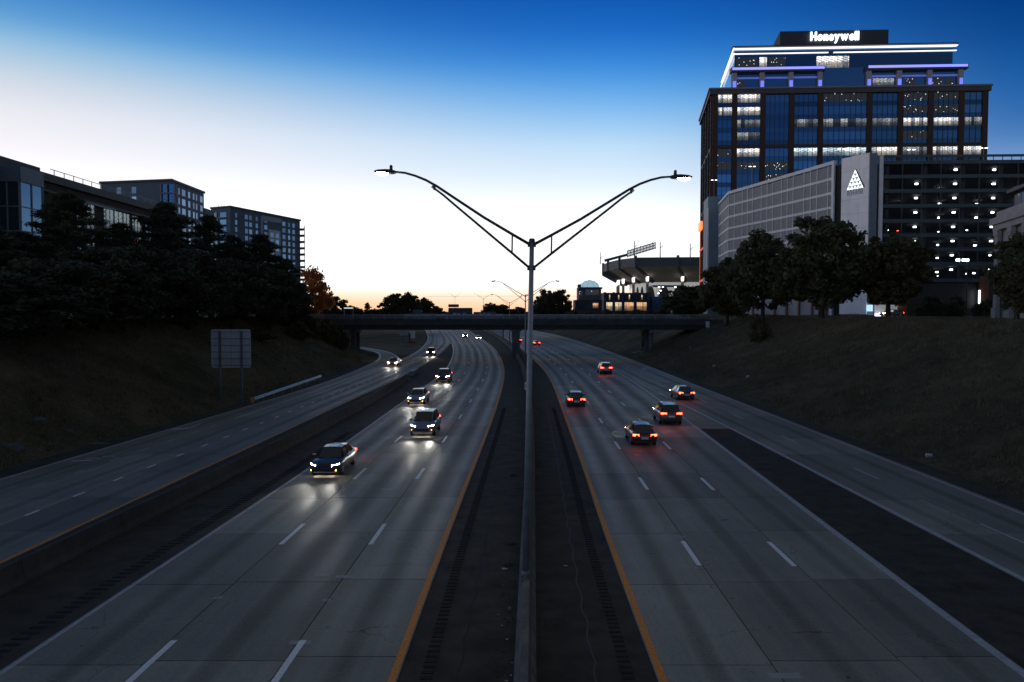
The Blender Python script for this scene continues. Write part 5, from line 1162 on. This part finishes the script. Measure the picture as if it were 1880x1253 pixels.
for r_ in range(11):
    z = 50.6 - r_ * 3.1
    for u, w_ in ((3, 1.4), (9.5, 2.0), (12.4, 2.0), (17, 1.6), (23.2, 2.2), (37, 2.4), (41.5, 1.6), (45, 2.0)): fc.piece('window', M_AW, u, u + w_, z - .3, z + 1.7, -.2, .08, ac)
    if r_ > 1:
        for u in (27.2, 31.2): fc.piece('window', M_AW, u, u + 2.4, z - .3, z + 1.7, .34, .42, ac)
    fd.piece('window', M_AW, 1.9, 3.6, z - .3, z + 1.8, .2, .3, ac)
    fd.piece('balcony', M_BALC, 5.2, 9.2, z - .8, z - .55, -.1, 1.1, ac); fd.piece('balcony_shade_box', M_SPAN, 5.4, 9.0, z - .5, z + 1.7, -.2, .04, ac)  # dark box drawn where the balcony recess would be in shade
    p_ = fc.p(fc.w + .6, z - .9, 0); piece('balcony', M_BALC, p_, (2.4, 3.0, .22), ac, fc.rz); p_ = fc.p(fc.w + 1.7, z - .3, 0); piece('balcony_rail', M_FRM, p_, (.08, 3.0, 1.0), ac, fc.rz)
p_ = fc.p(fc.w + 1.7, 30, 1.4); piece('balcony_post', M_BALC, p_, (.25, .25, 44), ac, fc.rz)
for q in (.2, .35, .5): p_ = fd.p(fd.w * q, 55.6, -2); piece('roof_rail_post', M_STEELD, p_, (.12, .12, 1.6), ac)

# ------------------------------------------------------------------ stadium
M_STC = mat('stadium_concrete', (.48, .44, .38), .8, .2, .2); M_STD = mat('stadium_fascia', (.11, .12, .13), .7, .2, .2); M_STW = mat('glowing_white_wall', (.5, .5, .48), .7, .1, .2, emis=(1, .96, .9), estr=.22); M_STB = mat('stadium_blue_panel', (.02, .05, .14), .5)  # white wall's own glow stands in for the stadium lamps shining on it
sd_ = thing('stadium', 'stadium bowl with flared concrete upper deck, arches and light masts right of centre', 'stadium', (80, 430, 8.5))
plan = [(128, 402), (106, 401), (88, 402.5), (66, 405), (59.6, 421), (56.2, 444), (56.2, 468), (60, 500)]     # rim, front to left side
cx_, cy_ = 120, 470
def inn(p, k): return (p[0] + (cx_ - p[0]) * k, p[1] + (cy_ - p[1]) * k)
def zpx(py, Y): return EYE + (HZ - py) / FPX * Y
ZR, ZF, ZI, ZW = 38.4, 33.6, 25.8, 19.5
for i in range(len(plan) - 1):
    a, b = plan[i], plan[i+1]; zr0 = ZR - (0 if i > 2 else 0)
    fmb = MB(); ai, bi = inn(a, .03), inn(b, .03); fmb.add([(*a, ZF), (*b, ZF), (*b, ZR), (*a, ZR), (*ai, ZR), (*bi, ZR)], [(0, 3, 2, 1), (3, 4, 5, 2)]); fmb.build('fascia_panel', M_STD, sd_)
    a2, b2 = inn(a, .24), inn(b, .24); umb = MB(); umb.add([(*a, ZF), (*b, ZF), (*b2, ZI), (*a2, ZI)], [(0, 1, 2, 3)]); umb.build('upper_deck_underside', M_STB if i >= 5 else M_STC, sd_)
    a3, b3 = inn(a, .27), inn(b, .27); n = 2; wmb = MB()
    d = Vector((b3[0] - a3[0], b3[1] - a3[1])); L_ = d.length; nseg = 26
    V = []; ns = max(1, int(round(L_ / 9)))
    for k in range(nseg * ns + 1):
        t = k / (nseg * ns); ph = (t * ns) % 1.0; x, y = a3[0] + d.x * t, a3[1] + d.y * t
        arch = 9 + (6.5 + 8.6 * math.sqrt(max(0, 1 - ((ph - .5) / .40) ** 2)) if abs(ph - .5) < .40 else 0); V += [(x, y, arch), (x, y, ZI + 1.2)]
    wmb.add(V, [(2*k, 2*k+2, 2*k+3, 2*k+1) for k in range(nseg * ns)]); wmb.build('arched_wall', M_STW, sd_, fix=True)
    a4, b4 = inn(a, .34), inn(b, .34); MB().add([(*a4, 8), (*b4, 8), (*b4, ZI), (*a4, ZI)], [(0, 1, 2, 3)]).build('inner_wall', M_INT, sd_)
M_CAP = emat('column_head_glow', (1, .95, .88), 2.5)  # column heads glow themselves so that they look lit from below
for i, p in enumerate(plan):
    for t in ((0,) if i in (0, 3, 4, 5, 6, 7) else (0,)):
        a, a2 = p, inn(p, .22); mb = MB()
        mb.tube([(a[0], a[1], ZF + .2), (a2[0], a2[1], ZI + .6)], [.9, 1.3], 8); mb.build('raker_beam', M_STD, sd_)
        c_ = inn(p, .15); MB().tube([(c_[0], c_[1], 8), (c_[0], c_[1], 26.4), (c_[0], c_[1], 28.6)], [.8, .8, 1.2], 12).build('column', M_STC, sd_, smooth=True)
        MB().tube([(c_[0] - .2, c_[1] - 1.0, 26.2), (c_[0] - .2, c_[1] - 1.0, 28.6)], [.7, .8], 10).build('lit_column_head', M_CAP, sd_, smooth=True)
        piece('fascia_post', M_STD, (a[0], a[1] - .2, (ZR + ZF) / 2 + .4), (1.3, 1.2, ZR - ZF + 1.2), sd_)
for px, Y, y0, y1 in ((1164, 405, 443, 476), (1211, 402.5, 445, 478), (1266, 401, 448, 482), (1101.5, 470, 464, 486)):
    x = (px - CX) / FPX * Y; MB().tube([(x, Y, zpx(y1, Y)), (x, Y, zpx(y0, Y))], [.32, .2], 8).build('mast', M_STEELD, sd_); MB().tube([(x, Y, zpx(y0 + 12, Y)), (x + 1.4, Y, zpx(y0 + 7, Y))], .16, 6).build('mast_arm', M_STEELD, sd_)
lb0, lb1, lb2 = at(1110, 479, 452), at(1152, 468, 452), at(1203, 452.5, 452)
MB().tube([tuple(lb0), tuple(lb1)], [.9, .9], 6).build('lighting_boom', mat('blue_steel', (.07, .12, .17), .5), sd_)
lt = MB()
for k in range(20):
    q = lb1.lerp(lb2, k / 19); lt.box((q.x, q.y, q.z + .7), (.5, .5, 3.6 + .6 * math.sin(k * 2.3))); lt.box((q.x, q.y - .4, q.z - 1.1), (.55, .5, 1.0))
stuff(lt.build('light_rack', mat('blue_steel', (.07, .12, .17), .5), sd_))
for z in (-.9, .6, 2.2): MB().tube([tuple(lb1 + Vector((0, 0, z))), tuple(lb2 + Vector((0, 0, z)))], .28, 6).build('rack_rail', M_STEELD, sd_)
# annex with lit windows
an = thing('stadium_annex', 'low dark annex with a row of glowing orange windows below the stadium', 'building', (60, 372, 8.5))
AY = 372.0
def ax(px): return (px - CX) / FPX * AY
MB().prism([(ax(1108), AY), (ax(1196), AY), (ax(1196), AY + 14), (ax(1108), AY + 14)], 6, zpx(538, AY)).build('wall', mat('annex_brick', (.05, .052, .056), .8, .2, .2), an, fix=True)
M_OW = lit_mat('orange_window', (1, .55, .28), 1.15, .9, scale=.5); M_YW = lit_mat('yellow_window', (1, .74, .44), 1.2, .9, scale=.5)
for i, (a, b) in enumerate(((1113, 1124), (1129, 1141), (1146.5, 1163), (1169, 1186.5))):
    piece('lit_window', M_YW if i < 2 else M_OW, ((ax(a) + ax(b)) / 2, AY - .05, (zpx(555.5, AY) + zpx(571, AY)) / 2), (ax(b) - ax(a), .2, zpx(555.5, AY) - zpx(571, AY)), an)
    c_ = (a + b) / 2 + .5; piece('slit_window', M_YW, (ax(c_), AY - .05, (zpx(542, AY) + zpx(551, AY)) / 2), (.55, .2, zpx(542, AY) - zpx(551, AY)), an)
for p in (1110, 1126.5, 1143.5, 1166, 1190): piece('blue_pier', M_STB, (ax(p), AY - .3, (6 + zpx(537, AY)) / 2), (1.3, .8, zpx(537, AY) - 6), an)
MB().prism([(ax(1196), AY - 2), (ax(1222), AY - 2), (ax(1222), AY + 6), (ax(1196), AY + 6)], 6, zpx(545, AY)).build('entrance_block', M_STB, an, fix=True)
piece('canopy', mat('blue_canopy', (.03, .07, .2), .5), ((ax(1195) + ax(1250)) / 2, AY - 1, zpx(526, AY)), (ax(1250) - ax(1195), 8, .7), an)
for p, y_ in ((1210, 527.5), (1217, 527.5), (1213, 534), (1209, 539), (1240, 527.5)): q = at(p, y_, AY - 5.2); piece('entrance_lamp', M_LAMP, q, (.7, .4, .4), an)
dm = thing('domed_pavilion', 'small pavilion with a pale glass dome left of the stadium', 'building', (37, 340, 8.5)); DY = 340.0
def dx_(px): return (px - CX) / FPX * DY
MB().prism([(dx_(1056), DY), (dx_(1105), DY), (dx_(1105), DY + 12), (dx_(1056), DY + 12)], 6, zpx(551, DY)).build('lower_wall', mat('annex_brick', (.05, .052, .056), .8), dm, fix=True)
MB().prism([(dx_(1062), DY + 1), (dx_(1104), DY + 1), (dx_(1104), DY + 10), (dx_(1062), DY + 10)], zpx(551, DY), zpx(529, DY)).build('upper_wall', M_STD, dm, fix=True)
piece('roof_slab', M_STB, ((dx_(1062) + dx_(1105)) / 2, DY + 4, zpx(529.5, DY)), (dx_(1105) - dx_(1062), 11, .8), dm); piece('chimney', M_STD, (dx_(1064), DY + 2, zpx(528, DY)), (1.5, 1.5, 2.8), dm)
for a, b, y0, y1, m_ in ((1060, 1072, 557, 566, M_BGL), (1088, 1098, 557, 566, M_OW), (1063, 1070, 534, 545, M_SPECK), (1075, 1100, 532, 542, lit_mat('pavilion_lit', (.9, .95, 1), 1.0, .3, True, 1.2))): piece('lit_window', m_, ((dx_(a) + dx_(b)) / 2, DY - .06 if y0 > 550 else DY + .9, (zpx(y0, DY) + zpx(y1, DY)) / 2), (dx_(b) - dx_(a), .2, zpx(y0, DY) - zpx(y1, DY)), dm)
V = []; rad = (dx_(1102.5) - dx_(1066)) / 2; dcx = (dx_(1102.5) + dx_(1066)) / 2; zd = zpx(528, DY)
for j in range(7):
    e = R(90 * j / 6)
    for k in range(20): a = 2 * math.pi * k / 20; V.append((dcx + rad * math.cos(e) * math.cos(a), DY + 5 + rad * math.cos(e) * math.sin(a), zd + rad * .75 * math.sin(e)))
MB().add(V, [(j*20+k, j*20+(k+1) % 20, (j+1)*20+(k+1) % 20, (j+1)*20+k) for j in range(6) for k in range(20)]).build('glass_dome', mat('lit_dome_glass', (.35, .5, .6), .3, .1, .3, emis=(.55, .85, 1), estr=.38), dm, smooth=True)
rb = MB()
for k in range(10):
    a = 2 * math.pi * k / 10; rb.tube([(dcx + rad * 1.01 * math.cos(R(e)) * math.cos(a), DY + 5 + rad * 1.01 * math.cos(R(e)) * math.sin(a), zd + rad * .757 * math.sin(R(e))) for e in (0, 30, 60, 88)], .07, 5)
stuff(rb.build('dome_ribs', M_STB, dm))
# small lit canopy seen through the trees on the left, power line, street car
c = at(640, 566, 250); lc = thing('lit_canopy', 'small white lit canopy glimpsed through the trees left of centre', 'canopy', (c.x, 250, 6)); piece('canopy_slab', emat('canopy_light', (.75, .9, 1), .6), (c.x, 250, c.z), (2.6, 2, .35), lc)
for s in (-1, 1): piece('post', M_STEELD, (c.x + s * 1.5, 250, (c.z + 3) / 2), (.15, .15, c.z - 3), lc)
pl_ = MB().tube([tuple(at(780 + i * 30, 545 - .9 * math.sin(i * math.pi / 13), 470)) for i in range(14)], .06, 5).build('power_line', M_DARKMETAL); tag(pl_, 'thin overhead wire stretching level across the sunset behind the street lights', 'cable')
x = (1636 - CX) / FPX * 155; place_car(sedan, x, 155, R(100), (.1, .1, .12), 'saloon with lit headlights on the street in front of the garage entrance', 'cars parked by the garage', ground_z(x, 155))
